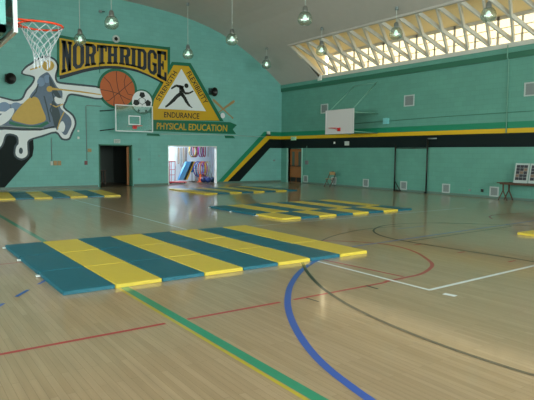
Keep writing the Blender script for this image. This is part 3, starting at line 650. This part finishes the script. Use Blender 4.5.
# generic emblem in the place of the mascot: white-edged colour shapes
em = thing('painted_emblem', 'big abstract white-edged emblem in grey blue and gold with long lance-like band', 'wall painting')
OUTL = [(-6, 101), (13.5, 101.5), (22.5, 99.5), (27, 91), (33, 84), (34.5, 76.5), (22.8, 73.2), (27, 67.5), (31.8, 64.5), (37.5, 60.3), (45, 57.6), (53.3, 59.8), (57, 66.5), (54.8, 75), (55.5, 80.8), (60, 83.8), (80, 86), (101, 89),
        (101, 98), (80, 94.6), (69, 93.8), (65, 101), (63, 108), (72, 115.8), (74.5, 124), (70.8, 133), (68.3, 138.2), (62.3, 138), (56, 131.4), (42, 135.2), (28.5, 139.8), (27.2, 147), (27.2, 155), (21.5, 158.5), (15.8, 155), (16.2, 147), (18.6, 143.5), (17, 135.5), (6, 134), (1.5, 145), (-6, 148)]
def grow(pts, d):
    n = len(pts); out = []; A = sum(pts[i][0] * pts[(i + 1) % n][1] - pts[(i + 1) % n][0] * pts[i][1] for i in range(n)); s_ = 1 if A > 0 else -1
    for i in range(n):
        a, b_, c_ = Vector(pts[i - 1]), Vector(pts[i]), Vector(pts[(i + 1) % n]); t1 = (b_ - a).normalized(); t2 = (c_ - b_).normalized()
        n1 = Vector((t1.y, -t1.x)) * s_; n2 = Vector((t2.y, -t2.x)) * s_; m_ = (n1 + n2); m_ = m_.normalized() if m_.length > .3 else n1
        out.append(tuple(b_ + m_ * d))
    return out
cutout('dark_outline', smooth(grow(OUTL, 2.0), 3), .005, .010, 'navyg', em)
cutout('white_edge', smooth(OUTL, 3), .010, .016, 'whitep', em)
IN = [(-6, 107), (5, 104), (16, 104.5), (26, 102), (31, 94), (37, 86), (38.5, 78), (43, 74), (48, 72.5), (53, 80), (57, 87), (62, 91), (62, 99), (60, 107), (65, 112.5), (70, 117.5), (71.5, 124), (68.6, 131), (66.5, 134.5), (63.5, 134.5), (57, 128.2), (42, 129.5), (26, 130.5), (10, 129), (-6, 129)]
cutout('slate_field', smooth(IN, 3), .016, .019, 'greyb', em)
cutout('gold_drape', smooth([(11.5, 119), (17, 110), (23, 103.5), (30, 97.5), (37.5, 98), (42, 108), (45.8, 119.5), (38, 123.5), (30, 124.6), (20, 122.5)], 3), .019, .022, 'gold', em)
cutout('teal_hem', [(9, 121), (20, 124), (30, 126), (39, 125), (47, 121), (49, 123.5), (40, 128), (30, 129), (19, 127), (9, 124)], .022, .024, 'signg', em)
cutout('gold_disc', circle((48, 65.6), 6, 5.4, 24), .016, .022, 'gold', em)
cutout('gold_streak', [(30, 69.2), (42, 65), (42, 67.5), (30, 70.4)], .016, .022, 'gold', em)
cutout('gold_lance', [(49, 87.2), (62, 89), (80, 91), (101, 94.2), (101, 95.2), (80, 92.4), (62, 90.4), (49, 90)], .019, .024, 'gold', em)
cutout('gold_boss', circle((49.5, 89), 3, 3, 18), .024, .026, 'gold', em)
for i, (cx_, cy_, a, b2) in enumerate([(4, 107, 6, 5), (16, 106, 5.5, 3.5), (41, 82, 4, 4.5), (47, 79, 3.5, 4)]):
    cutout('blue_patch', circle((cx_, cy_), a, b2, 20), .019, .0215, 'lblue', em)
cutout('white_patch', smooth([(2, 114), (12, 108), (14, 112), (8, 121), (-2, 126), (-4, 120)], 3), .0215, .023, 'whitep', em)
cutout('white_patch', smooth([(54, 98), (60, 96), (62, 102), (57, 104)], 3), .019, .022, 'whitep', em)
cutout('white_patch', smooth([(58, 128), (62, 121), (65, 126), (63, 132)], 3), .019, .022, 'whitep', em)
q = MB(); stroke(q, px([(64, 112), (60, 120), (57, 130)]), .05, .019, .022); stroke(q, px([(50, 104), (56, 107), (63, 104)]), .05, .019, .022); q.build('gold_rein', 'gold', em)
for L_ in ([(31, 98), (36, 92), (38, 84)], [(52, 92), (54, 100), (50, 110), (54, 120), (57, 130)], [(44, 96), (47, 108), (50, 122)], [(8, 128), (25, 129), (45, 128.5), (56, 126)]):
    q = MB(); stroke(q, px(L_), .06, .019, .0225); q.build('dark_line', 'navyg', em)
q = MB(); stroke(q, px([(-4, 112), (6, 113), (11, 109)]), .1, .0215, .0235); q.build('white_streak', 'whitep', em)
cutout('slate_patch', smooth([(49, 76), (53, 83), (58, 92), (61, 98), (55, 96), (50, 86)], 3), .019, .0225, 'navyg', em)
cutout('dark_base', [(-6, 126.5), (10, 127), (22, 129), (40, 129), (54, 126), (54, 127.6), (40, 130.6), (22, 130.6), (-6, 129)], .0225, .025, 'navy', em)
cutout('dark_patch', smooth([(52, 101), (57, 106), (60, 115), (59, 124), (55, 127), (52, 115)], 3), .019, .0215, 'navyg', em)
cutout('dark_curl', circle((20.8, 150.8), 2.0, 3.2, 18), .016, .020, 'navyg', em)

# ------------------------------------------------------------------ fittings on the back wall
def back_box(name, label, cat, u0, v0, u1, v1, d, m, group=None, detail=True):
    (x0, z1), (x1, z0) = bw(u0, v0), bw(u1, v1); q = MB()
    q.box(x0, x1, -d, -.0005, z0, z1)
    if detail:
        cx_, cz = (x0 + x1) / 2, (z0 + z1) / 2; q.box(cx_ - (x1 - x0) * .2, cx_ + (x1 - x0) * .2, -d - .012, -d, cz - (z1 - z0) * .2, cz + (z1 - z0) * .2)
    return tag(q.build(name, m), label, cat, group)
back_box('outlet_box', 'brown switch box, left one of the pair on the left back wall', 'switch', 53.3, 160.8, 56.8, 165.3, .04, 'tan')
back_box('outlet_box', 'brown switch box, right one of the pair on the left back wall', 'switch', 57.4, 160.8, 61, 165.3, .04, 'tan')
back_box('outlet_box', 'small pale box at the foot of the left wall conduit', 'switch', 50, 161.3, 52.6, 165.3, .05, 'box')
back_box('thermostat', 'small yellowish wall box left of the dark doorway', 'thermostat', 87.5, 148.6, 91.3, 152, .04, 'tan')
back_box('alarm_box', 'small reddish alarm box at the foot of a conduit', 'alarm', 84.5, 160.8, 87.3, 164.8, .05, mat('maroon box', (120, 66, 72), .5))
back_box('exit_sign', 'pale exit sign above the dark doorway', 'sign', 113.6, 139.2, 119.8, 143.2, .08, 'box', detail=False)
text('EXIT', (114.4, 142.6), (119, 142.8), 2.6, .08, .083, 'vent', 'lettering', bpy.data.objects['exit_sign'], .02)
back_box('outlet_plate', 'small wall plate between the two back openings', 'switch', 138, 158.2, 140.4, 160.6, .03, 'vent')
back_box('outlet_plate', 'small wall plate right of the diagonal stripe', 'switch', 273, 159.6, 275, 161.2, .03, 'vent')
back_box('wall_device', 'small white fitting beside the emblem, upper of two', 'wall fitting', 77.2, 130, 79, 132, .05, 'white')
back_box('wall_device', 'small white fitting beside the emblem, lower of two', 'wall fitting', 77.2, 136.6, 79.2, 139, .05, 'white')
q = MB(); (x0, z1), (x1, z0) = bw(149.8, 144.2), bw(160.4, 167.4); q.box(x0, x1, -.02, -.0005, z0, z1); q.box(x0 + .04, x1 - .04, -.028, -.02, z0 + .04, z1 - .04)
pn = tag(q.build('electrical_panel', 'back'), 'flush teal cupboard panel left of the storage room opening', 'panel'); q = MB(); q.box(x1 - .1, x1 - .07, -.04, -.028, (z0 + z1) / 2 - .05, (z0 + z1) / 2 + .05); q.build('latch', 'chrome', pn)
def pipe(name, label, pts, r_, m='back', grp=None):
    q = MB(); q.tube(pts, r_, 8); return tag(q.build(name, m), label, 'conduit', grp)
x, z = bw(50.9, 134); x2, z2 = bw(51, 161); pipe('conduit', 'thin vertical teal conduit under the emblem at the left', [(x, -.03, 2.4), (x, -.03, z2 + .02)], .016, 'vent')
x, z = bw(85.6, 105.5); x2, z2 = bw(85.6, 160.6); xx = bw(101, 105)[0]; pipe('conduit', 'thin conduit bending down from behind the basketball hoop', [(xx, -.03, z), (x + .04, -.03, z), (x, -.03, z - .04), (x, -.03, z2 + .02)], .016, 'vent')
x, z = bw(98.2, 0); pipe('conduit', 'long thin vertical conduit crossing the school name', [(x, -.033, 6.9), (x, -.033, bw(98, 73)[1])], .012, 'signg')
z = 2.98
pipe('wall_cable', 'thin pale horizontal cable strung along the back wall', [(-21, -.045, z - .1), (-16, -.05, z - .1), (-13.9, -.045, z - .14)], .016, 'box')
pipe('wall_cable', 'thin pale cable running from the banner to the room corner', [(bw(160, 134)[0], -.05, bw(160, 134)[1]), (bw(215, 134.5)[0], -.05, bw(215, 134.8)[1]), (bw(266, 137)[0], -.05, bw(266, 137)[1])], .014, 'box')
def horn(label, u, v, s_=1, dx=-.1):
    x, z = bw(u, v, -.3); t = thing('horn_speaker', label, 'speaker', (x, -.02, z))
    q = MB(); q.lathe([(.05, 0), (.07, .04), (.09, .12), (.2, .3), (.25, .34), (.22, .34), (.18, .29), (0, .2)], (0, -.04, 0), 20, axis=(.25, -1, -.15)); q.build('horn', 'dark', t)
    q = MB(); q.box(-.1, .1, -.05, .014, -.18, .18); q.build('mount', mat('teal mount', (50, 92, 84), .5), t)
horn('black horn speaker at the left of the emblem', 8.2, 77.5); horn('black horn speaker beside the right side of the triangle sign', 212.6, 91)
x, z = bw(115.8, 39); t = thing('round_speaker', 'small round grey wall speaker above the H of the school name', 'speaker', (x, 0, z))
q = MB(); q.lathe([(0, .004), (.19, .004), (.19, .06), (.15, .08), (.13, .06), (0, .05)], (0, 0, 0), 24, axis=(0, -1, 0)); q.build('shell', 'box', t)
q = MB(); q.lathe([(0, .05), (.1, .052), (.07, .08), (0, .1)], (0, 0, 0), 20, axis=(0, -1, 0)); q.build('cone', 'dark', t)
x, z = bw(101.5, 12); t = thing('wall_camera', 'small dark wall device with bracket high above the school name', 'wall fitting', (x, 0, z))
q = MB(); q.box(-.14, -.02, -.12, -.005, -.05, .05); q.build('body', 'vent', t); q = MB(); q.tube([(-.02, -.06, 0), (.14, -.06, .02)], .02, 8); q.build('arm', 'dark', t)
# corner device
x, z = bw(269, 133.5, -.15); t = thing('corner_speaker', 'small white device on the stripe near the room corner', 'wall fitting', (x, -.01, z))
q = MB(); q.box(-.08, .08, -.16, -.02, -.05, .13); q.build('body', 'white', t); q = MB(); q.box(-.12, .14, -.1, .004, -.14, -.06); q.build('bracket', 'navy', t)

# ------------------------------------------------------------------ fittings on the right wall
def vent(label, y0, y1, z0, z1, group):
    t = thing('wall_vent', label, 'vent', (0, (y0 + y1) / 2, (z0 + z1) / 2), 0, group); w = abs(y1 - y0) / 2; h = (z1 - z0) / 2
    q = MB(); f = .05
    for (a, b_, c_, d) in ((-w, w, h - f, h), (-w, w, -h, -h + f), (-w, -w + f, -h + f, h - f), (w - f, w, -h + f, h - f)): q.box(-.03, -.005, a, b_, c_, d)
    q.build('frame', 'ventf', t)
    q = MB(); q.box(-.008, -.004, -w + f, w - f, -h + f, h - f); n = 9
    for k in range(n): zz = -h + f + (2 * h - 2 * f) * (k + .5) / n; q.box(-.022, -.008, -w + f, w - f, zz - .006, zz + .012)
    q.build('louvres', 'vent', t)
gl = 'square white vents along the foot of the right wall'
for y0, nm in ((-2.24, 'nearest the wooden doors'), (-4.68, 'behind the folding chair'), (-7.1, 'below the white backboard'), (-9.58, 'beside the first black pole'), (-11.96, 'right of the second black pole'), (-14.26, 'beside the folding table'), (-16.7, 'under the folding table')):
    vent('low white framed wall vent ' + nm, y0, y0 - .4, .08, .48, gl)
gu = 'square pale vents high on the right wall'
for y0, nm in ((-3.7, 'behind the top left of the white backboard'), (-9.66, 'in the middle of the right wall'), (-15.52, 'at the right edge of the view')):
    vent('high pale wall vent ' + nm, y0, y0 - .6, 3.98, 4.5, gu)
def right_box(name, label, cat, u0, v0, u1, v1, d, m, back=0.0005):
    (y0, z1), (y1, z0) = rw(u0, v0), rw(u1, v1); q = MB(); q.box(-d, -back, y0, y1, z0, z1); cy_, cz = (y0 + y1) / 2, (z0 + z1) / 2
    q.box(-d - .01, -d, cy_ - abs(y1 - y0) * .2, cy_ + abs(y1 - y0) * .2, cz - abs(z1 - z0) * .2, cz + abs(z1 - z0) * .2)
    return tag(q.build(name, m), label, cat)
q = MB(); (y0, z1), (y1, z0) = rw(292, 136.9), rw(296.3, 140.2); q.box(-.08, -.006, y0, y1, z0, z1); ex = tag(q.build('exit_sign', mat('pale green sign', (176, 222, 196), .5)), 'pale green exit sign above the wooden double doors', 'sign')
# lettering of that sign, built as thin strokes facing the room
q = MB(); yy = y0 - .05; zc = (z0 + z1) / 2; hh = (z1 - z0) * .3; sw = (abs(y1 - y0) - .1) / 4
for k, ch in enumerate('EXIT'):
    a = yy - k * sw; b_ = a - sw * .7; X0, X1 = -.083, -.0805
    if ch == 'E': q.box(X0, X1, a, a - .012, zc - hh, zc + hh); [q.box(X0, X1, a, b_, zc + d * hh - .006, zc + d * hh + .006) for d in (-.9, 0, .9)]
    if ch == 'X': q.beam((-.082, a, zc - hh), (-.082, b_, zc + hh), .012, .0025, up=(1, 0, 0)); q.beam((-.082, b_, zc - hh), (-.082, a, zc + hh), .012, .0025, up=(1, 0, 0))
    if ch == 'I': q.box(X0, X1, (a + b_) / 2 - .007, (a + b_) / 2 + .007, zc - hh, zc + hh)
    if ch == 'T': q.box(X0, X1, (a + b_) / 2 - .007, (a + b_) / 2 + .007, zc - hh, zc + hh); q.box(X0, X1, a, b_, zc + hh - .012, zc + hh)
q.build('lettering', 'signg', ex)
right_box('junction_box', 'small white box mounted on the cornice below the skylight', 'wall fitting', 320, 76.4, 323.6, 80.4, .17, 'white', back=.1205)
right_box('wall_plate', 'tiny white plate on the black stripe left of another', 'wall fitting', 334, 141.8, 335.3, 143.8, .03, 'white')
right_box('wall_plate', 'square white plate on the black stripe under the backboard', 'wall fitting', 345, 141.4, 349.2, 145.4, .03, 'box')
right_box('speaker_box', 'pale blue box on the wall right of the white backboard', 'wall fitting', 385.8, 118.4, 389.2, 124, .2, mat('pale blue box', (120, 190, 196), .5))
right_box('outlet_plate', 'small dark outlet low on the wall, left of two', 'switch', 469, 189, 471, 191, .03, 'vent'); right_box('outlet_plate', 'small dark outlet low on the wall, nearer the folding table', 'switch', 481.2, 189, 483.4, 192, .03, 'dark')
right_box('alarm_pull', 'small grey box on a conduit right of the wooden doors', 'alarm', 305.6, 160.5, 308.4, 164.5, .05, mat('grey violet box', (118, 112, 120), .5))
y, z = rw(307, 148); pipe('conduit', 'thin pale conduit above the small grey box', [(-.0115, y, 2.2), (-.0115, y, rw(307, 160.5)[1])], .012, 'strutm')
pipe('conduit', 'pale vertical conduit from the skylight to the yellow stripe', [(-.15, -14.85, 6.0), (-.15, -14.85, 5.52), (-.05, -14.86, 5.42), (-.05, -14.88, 2.62)], .022, 'strutm')
pipe('wall_cable', 'thin horizontal cable along the upper right wall', [(-.03, -6.4, 3.32), (-.03, -12, 3.4), (-.03, -17.5, 3.42)], .012, 'trimg')
# black poles of the stowed net frame
t = thing('pole_frame', 'black pole frame of two uprights and a top bar against the right wall', 'pole frame', (-.12, -9.3, 0))
q = MB(); q.tube([(0, 0, .0), (0, 0, 2.2)], .035, 10); q.build('upright', 'dark', t)
q = MB(); q.tube([(0, 0, .5), (0, -.36, .03)], .022, 8); q.tube([(0, 0, .03), (0, -.4, .03)], .025, 8); q.build('foot_brace', 'dark', t)
q = MB(); q.tube([(0, -1.87, .0), (0, -1.87, 2.5)], .035, 10); q.tube([(0, -1.87, .02), (0, -1.8, .02)], .05, 8); q.build('upright', 'dark', t)
q = MB(); q.tube([(0, -.03, 2.04), (0, -1.84, 2.04)], .02, 8); q.build('cross_bar', 'dark', t)
q = MB(); q.tube([(0, -1.87, 2.46), (0, -2.35, 2.46)], .03, 8); q.build('arm', 'vent', t)
# folding chair against the wall
t = thing('folding_chair', 'brown folding chair with rounded back against the right wall', 'chair', (-.62, -5.3, 0), .15)
q = MB(); pts = [(-.3, -.2, 0), (-.0, -.2, .42), (.12, -.2, .62), (.14, -.18, .70), (.15, -.1, .77), (.15, 0, .79), (.15, .1, .77), (.14, .18, .70), (.12, .2, .62), (-.0, .2, .42), (-.3, .2, 0)]
q.tube(pts, .024, 8); q.build('frame', 'darkwood', t)
q = MB(); q.beam((.125, -.19, .7), (.125, .19, .7), .015, .16); q.build('backrest', 'tan', t)
q = MB(); q.beam((-.25, 0, .42), (.1, 0, .41), .36, .025); q.build('seat', 'tan', t)
for s_ in (-1, 1):
    q = MB(); q.tube([(-.2, s_ * .17, .41), (.16, s_ * .17, .0)], .014, 8); q.build('leg', 'darkwood', t)
# low table with display boards
t = thing('folding_table', 'brown folding table with forked legs at the right wall', 'table', (-.34, -16.2, 0))
q = MB(); q.bbox(-.3, .3, -1.2, 1.27, .665, .7, .01); q.build('tabletop', 'darkwood', t)
q = MB(); q.box(-.27, .27, -1.1, 1.15, .62, .665); q.build('apron', 'darkwood', t)
for yy in (1.04, -.95):
    for s_ in (-1, 1):
        q = MB(); q.beam((s_ * .2, yy, .62), (s_ * .2, yy, .36), .035, .06, up=(1, 0, 0)); q.beam((s_ * .2, yy + .01, .37), (s_ * .2, yy + .18, .0), .03, .04, up=(1, 0, 0)); q.beam((s_ * .2, yy - .01, .37), (s_ * .2, yy - .18, .0), .03, .04, up=(1, 0, 0)); q.build('leg', 'darkwood', t)
M['photo1'] = mat('photo dark', (44, 44, 56), .4, var=.5, scale=14); M['photo2'] = mat('photo warm', (120, 96, 84), .4, var=.4, scale=14)
def board(y0, y1, label):
    t = thing('display_board', label, 'display board', (-.34, (y0 + y1) / 2, .702), 0, 'photo display boards on the folding table'); w = abs(y1 - y0) / 2; h = .74; tilt = .18
    def P(yy, zz, off): return (zz * tilt - off, yy, zz)
    q = MB(); q.add([P(-w, 0, 0), P(w, 0, 0), P(w, h, 0), P(-w, h, 0), P(-w, 0, .02), P(w, 0, .02), P(w, h, .02), P(-w, h, .02)], [(0, 1, 2, 3), (7, 6, 5, 4), (0, 4, 5, 1), (1, 5, 6, 2), (2, 6, 7, 3), (3, 7, 4, 0)]); pnl = q.build('panel', 'ventf', t)
    q = MB(); q.tube([P(0, h * .8, -.02), (.24, 0, .02)], .012, 6); q.build('prop', 'white', t)
    k = 0
    for i in range(3):
        for j in range(5):
            k += 1; q = MB()
            a0 = -w + .05 + (2 * w - .1) * i / 3 + .004; a1 = -w + .05 + (2 * w - .1) * (i + 1) / 3 - .004; b0 = .1 + (h - .16) * j / 5 + .004; b1 = .1 + (h - .16) * (j + 1) / 5 - .004
            q.add([P(a0, b0, .023), P(a1, b0, .023), P(a1, b1, .023), P(a0, b1, .023), P(a0, b0, .0205), P(a1, b0, .0205), P(a1, b1, .0205), P(a0, b1, .0205)], [(0, 1, 2, 3), (7, 6, 5, 4), (0, 4, 5, 1), (1, 5, 6, 2), (2, 6, 7, 3), (3, 7, 4, 0)])
            q.build('photo', 'photo2' if k % 4 == 0 else 'photo1', pnl)
board(-15.45, -16.0, 'white board with rows of photos, left one on the folding table'); board(-16.04, -16.6, 'white board with rows of photos, right one on the folding table')

# ------------------------------------------------------------------ dark side room
t = thing('side_table', 'dim dark table inside the unlit side room', 'table', (-10.85, 2.4, 0))
q = MB(); q.box(-.6, .6, -.3, .3, .72, .76); q.build('tabletop', 'darkwood', t)
for a in (-.52, .52):
    for b_ in (-.24, .24): q = MB(); q.box(a - .03, a + .03, b_ - .03, b_ + .03, 0, .72); q.build('leg', 'darkwood', t)
# ------------------------------------------------------------------ bright storage room
def ringo(label, u, v, Y, rad, colr, tilt, name='hula_hoop'):
    x, z = bw(u, v, Y); q = MB(); n = 30
    q.tube([(rad * math.cos(2 * PI * k / n) * math.cos(tilt), rad * math.cos(2 * PI * k / n) * math.sin(tilt), rad * math.sin(2 * PI * k / n)) for k in range(n)], .03, 6, closed=True)
    o = q.build(name, mat('hoop ' + str(colr), colr, .4), None, (x, Y, z)); return tag(o, label, 'hula hoop', 'hula hoops hanging in the storage room')
HC = [((196, 160, 40), 'yellow'), ((50, 40, 60), 'black'), ((170, 40, 70), 'crimson'), ((150, 40, 140), 'magenta'), ((110, 60, 50), 'brown'), ((210, 60, 60), 'red'), ((190, 190, 190), 'silver'), ((90, 60, 160), 'violet'), ((60, 110, 180), 'blue'), ((220, 120, 50), 'orange')]
for i, (u, k) in enumerate([(192.5, 0), (194, 1), (195.5, 2), (200.5, 3), (202.3, 4), (204.5, 2), (208, 6)]):
    ringo('%s hula hoop, %s in the upper row of hanging hoops' % (HC[k][1], ['leftmost', 'second', 'third', 'fourth', 'fifth', 'sixth', 'rightmost'][i]), u, 151, 2.3 + .06 * i, .36, HC[k][0], .5 + .08 * i)
for i, (u, k) in enumerate([(198, 7), (200, 8), (201.5, 5), (203.2, 9), (204.8, 3), (207, 0), (209.5, 6)]):
    ringo('%s hula hoop, %s in the lower row of hanging hoops' % (HC[k][1], ['leftmost', 'second', 'third', 'fourth', 'fifth', 'sixth', 'rightmost'][i]), u, 169, 1.75 + .05 * i, .44, HC[k][0], .45 + .07 * i)
def hangs(label, u, v0, v1, Y, m, r_=.02):
    x, z1 = bw(u, v0, Y); _, z0 = bw(u, v1, Y); t = MB(); w = .035
    t.tube([(x - w, Y, z0 + .05), (x - w * .9, Y, z1 - .05), (x, Y, z1), (x + w * .9, Y, z1 - .05), (x + w, Y, z0 + .05), (x, Y, z0)], r_, 6, closed=True); tag(t.build('jump_rope', m), label, 'jump rope', 'jump ropes hung on the storage wall')
for i, (u, v1, mm, nm) in enumerate([(176, 166, 'white', 'white jump rope hanging leftmost on the storage wall'), (178.5, 164, 'tan', 'tan jump rope hanging second on the storage wall'), (181, 167, 'vent', 'grey jump rope hanging in the middle of the ropes'), (183.5, 163, 'tan', 'tan jump rope hanging just right of the grey one'), (186, 166, 'darkwood', 'brown jump rope hanging rightmost of the ropes')]):
    hangs(nm, u, 147.5 if i else 148.5, v1, 3.3, mm)
# slanted blue tumbling board with yellow edge
t = thing('blue_incline_board', 'pale blue board with black and yellow edge leaning in the storage room', 'board')
(xa, za), (xb, zb) = bw(188.6, 161.5, 1.8), bw(180.6, 180, 1.8); zb = max(zb, .03)
for dx, w, m_ in ((0, .3, mat('pale blue vinyl', (96, 168, 226), .4)), (.26, .1, 'blackp'), (.37, .1, 'signy')):
    q = MB(); q.add([(xa + dx - w / 2, 1.75, za), (xa + dx + w / 2, 1.75, za), (xb + dx + w / 2, 1.75, zb), (xb + dx - w / 2, 1.75, zb), (xa + dx - w / 2, 1.95, za), (xa + dx + w / 2, 1.95, za), (xb + dx + w / 2, 1.95, zb), (xb + dx - w / 2, 1.95, zb)], [(0, 1, 2, 3), (7, 6, 5, 4), (0, 4, 5, 1), (1, 5, 6, 2), (2, 6, 7, 3), (3, 7, 4, 0)]); q.build('panel' if dx == 0 else 'edge', m_, t)
# red ball rack
M['redp'] = mat('red steel', (190, 30, 48), .4)
(x0, z1), (x1, _) = bw(169, 161.5, .9), bw(174.5, 161.5, .9)
t = thing('red_rack', 'red steel rack on a low base at the left of the storage opening', 'rack', (x0, .9, 0))
w = x1 - x0
for a, b_ in ((0, 0), (w, 0), (0, .5), (w, .5)): q = MB(); q.tube([(a + .02, b_, .1), (a + .04, b_, z1)], .02, 6); q.build('post', 'redp', t)
q = MB(); q.tube([(.04, 0, z1), (w + .04, 0, z1), (w + .04, .5, z1), (.04, .5, z1)], .02, 6, closed=True)
for zz in (.5, .8): q.tube([(.03, 0, zz), (w + .03, 0, zz)], .014, 6)
q.build('rails', 'redp', t)
q = MB(); q.bbox(0, 1.05, -.1, .6, .05, .11, .02); q.build('base', 'redp', t)
for a in (.1, .95):
    for b_ in (-.02, .5): q = MB(); q.lathe([(0, 0), (.035, .0), (.035, .03), (0, .03)], (a, b_, .036), 12, axis=(0, 1, 0)); q.build('wheel', 'dark', t)
# white board, cone, funnel, balls
q = MB(); (x0, z1), (x1, z0) = bw(169.5, 147, 3.45), bw(175, 161, 3.45); q.box(x0 - .3, x1, 3.42, 3.495, z0, z1); wbd = tag(q.build('pale_notice_board', mat('pale green board', (206, 232, 222), .4)), 'pale greenish board on the storage wall behind the red rack', 'board')
q = MB(); x, _ = bw(200.3, 180, 1.6); q.lathe([(0, .5), (.03, .5), (.14, .04), (.2, .03), (.2, 0), (0, 0)], (x, 1.6, .0), 20); tag(q.build('traffic_cone', mat('cone orange', (236, 96, 36), .5)), 'orange cone on the storage room floor below the hoops', 'cone')
x, z = bw(192, 169, 2.1); t = thing('blue_basket', 'blue tapered basket on a thin black stand in the storage room', 'basket', (x, 2.1, 0))
q = MB(); q.lathe([(0, z - .2), (.05, z - .2), (.17, z + .12), (.15, z + .12), (.04, z - .16), (0, z - .16)], (0, 0, 0), 20); q.build('bucket', mat('basket blue', (20, 130, 206), .4), t)
q = MB(); q.tube([(0, 0, .03), (0, 0, z - .2)], .02, 8); q.lathe([(0, .03), (.2, .03), (.2, 0), (0, 0)], (0, 0, 0), 16); q.build('stand', 'dark', t)
def sball(label, u, Y, rad, colr, zz=0):
    x, _ = bw(u, 180, Y); q = MB(); q.lathe([(rad * math.sin(PI * k / 12), rad - rad * math.cos(PI * k / 12)) for k in range(13)], (x, Y, zz), 20); tag(q.build('play_ball', mat('ball ' + str(colr), colr, .4)), label, 'ball', 'balls on the storage room floor')
sball('navy ball, leftmost on the storage floor at the right', 203.5, 1.3, .16, (30, 44, 100)); sball('dark blue ball in the middle of the floor balls', 208.3, 1.0, .17, (24, 50, 120)); sball('dark teal ball beside the right side of the storage opening', 212.3, 1.3, .16, (20, 60, 90)); sball('violet ball behind the row of dark blue balls', 206.3, 1.8, .17, (84, 60, 130))
# bat bundle standing against the wall and shelving
for i, (u, hh, cl, nm) in enumerate([(196, 1.1, 'tan', 'tan stick leaning left of the lower hoops'), (197.6, 1.0, 'navy', 'navy stick leaning left of the lower hoops'), (212.5, 1.0, 'chrome', 'grey stick leaning at the right storage wall')]):
    x, _ = bw(u, 180, 3.0); q = MB(); q.tube([(x, 3.05, .0), (x + .05, 3.4, hh)], .022, 8); tag(q.build('hockey_stick', cl), nm, 'stick')
q = MB(); q.box(-6.9, -5.3, 1.6, 2.2, 2.72, 2.79); cl_ = tag(q.build('ceiling_light', 'white'), 'bright fluorescent ceiling light inside the storage room', 'ceiling light')
q = MB(); q.box(-6.85, -5.35, 1.65, 2.15, 2.70, 2.72); q.build('diffuser', mat('lit diffuser', (240, 248, 255), .5, emit=((225, 240, 255), 34)), cl_)

# ------------------------------------------------------------------ light
w = bpy.data.worlds.new('sky'); scene.world = w; w.use_nodes = True
bg = w.node_tree.nodes['Background']; bg.inputs['Color'].default_value = (1., .975, .97, 1); bg.inputs['Strength'].default_value = SKY
def portal(loc, d, xax, sx, sy_):
    l = bpy.data.lights.new('daylight portal', 'AREA'); l.shape = 'RECTANGLE'; l.size = sx; l.size_y = sy_; l.cycles.is_portal = True
    o = bpy.data.objects.new('window_daylight', l); col.objects.link(o); zax = -Vector(d); xax = Vector(xax); yax = zax.cross(xax)
    o.matrix_world = Matrix.Translation(loc) @ Matrix((xax, yax, zax)).transposed().to_4x4(); o['kind'] = 'structure'
for sgn, ox in ((1, 0), (-1, XL)): portal((ox + sgn * (GX + .12), (YO0 + YO1) / 2, (GZ0 + GZ1) / 2), (-sgn, 0, 0), (0, 1, 0), YO0 - YO1, GZ1 - GZ0 + .3)
portal((XL - .4, -18.8, 3.2), (1, 0, 0), (0, 1, 0), 30.6, 2.1); portal((XL / 2, YB - .4, (FZ0 + FZ1) / 2), (0, 1, 0), (1, 0, 0), 22.1, FZ1 - FZ0 + .1)  # portals of the added left and front windows
scene.view_settings.view_transform = 'Standard'; scene.view_settings.look = 'None'; scene.view_settings.gamma = 1
scene.view_settings.use_curve_mapping = False
scene.view_settings.exposure = 0.72
scene.cycles.use_denoising = True; scene.cycles.max_bounces = 10; scene.cycles.diffuse_bounces = 6; scene.cycles.transparent_max_bounces = 12
scene.cycles.sample_clamp_indirect = 8; scene.cycles.caustics_reflective = False; scene.cycles.caustics_refractive = False
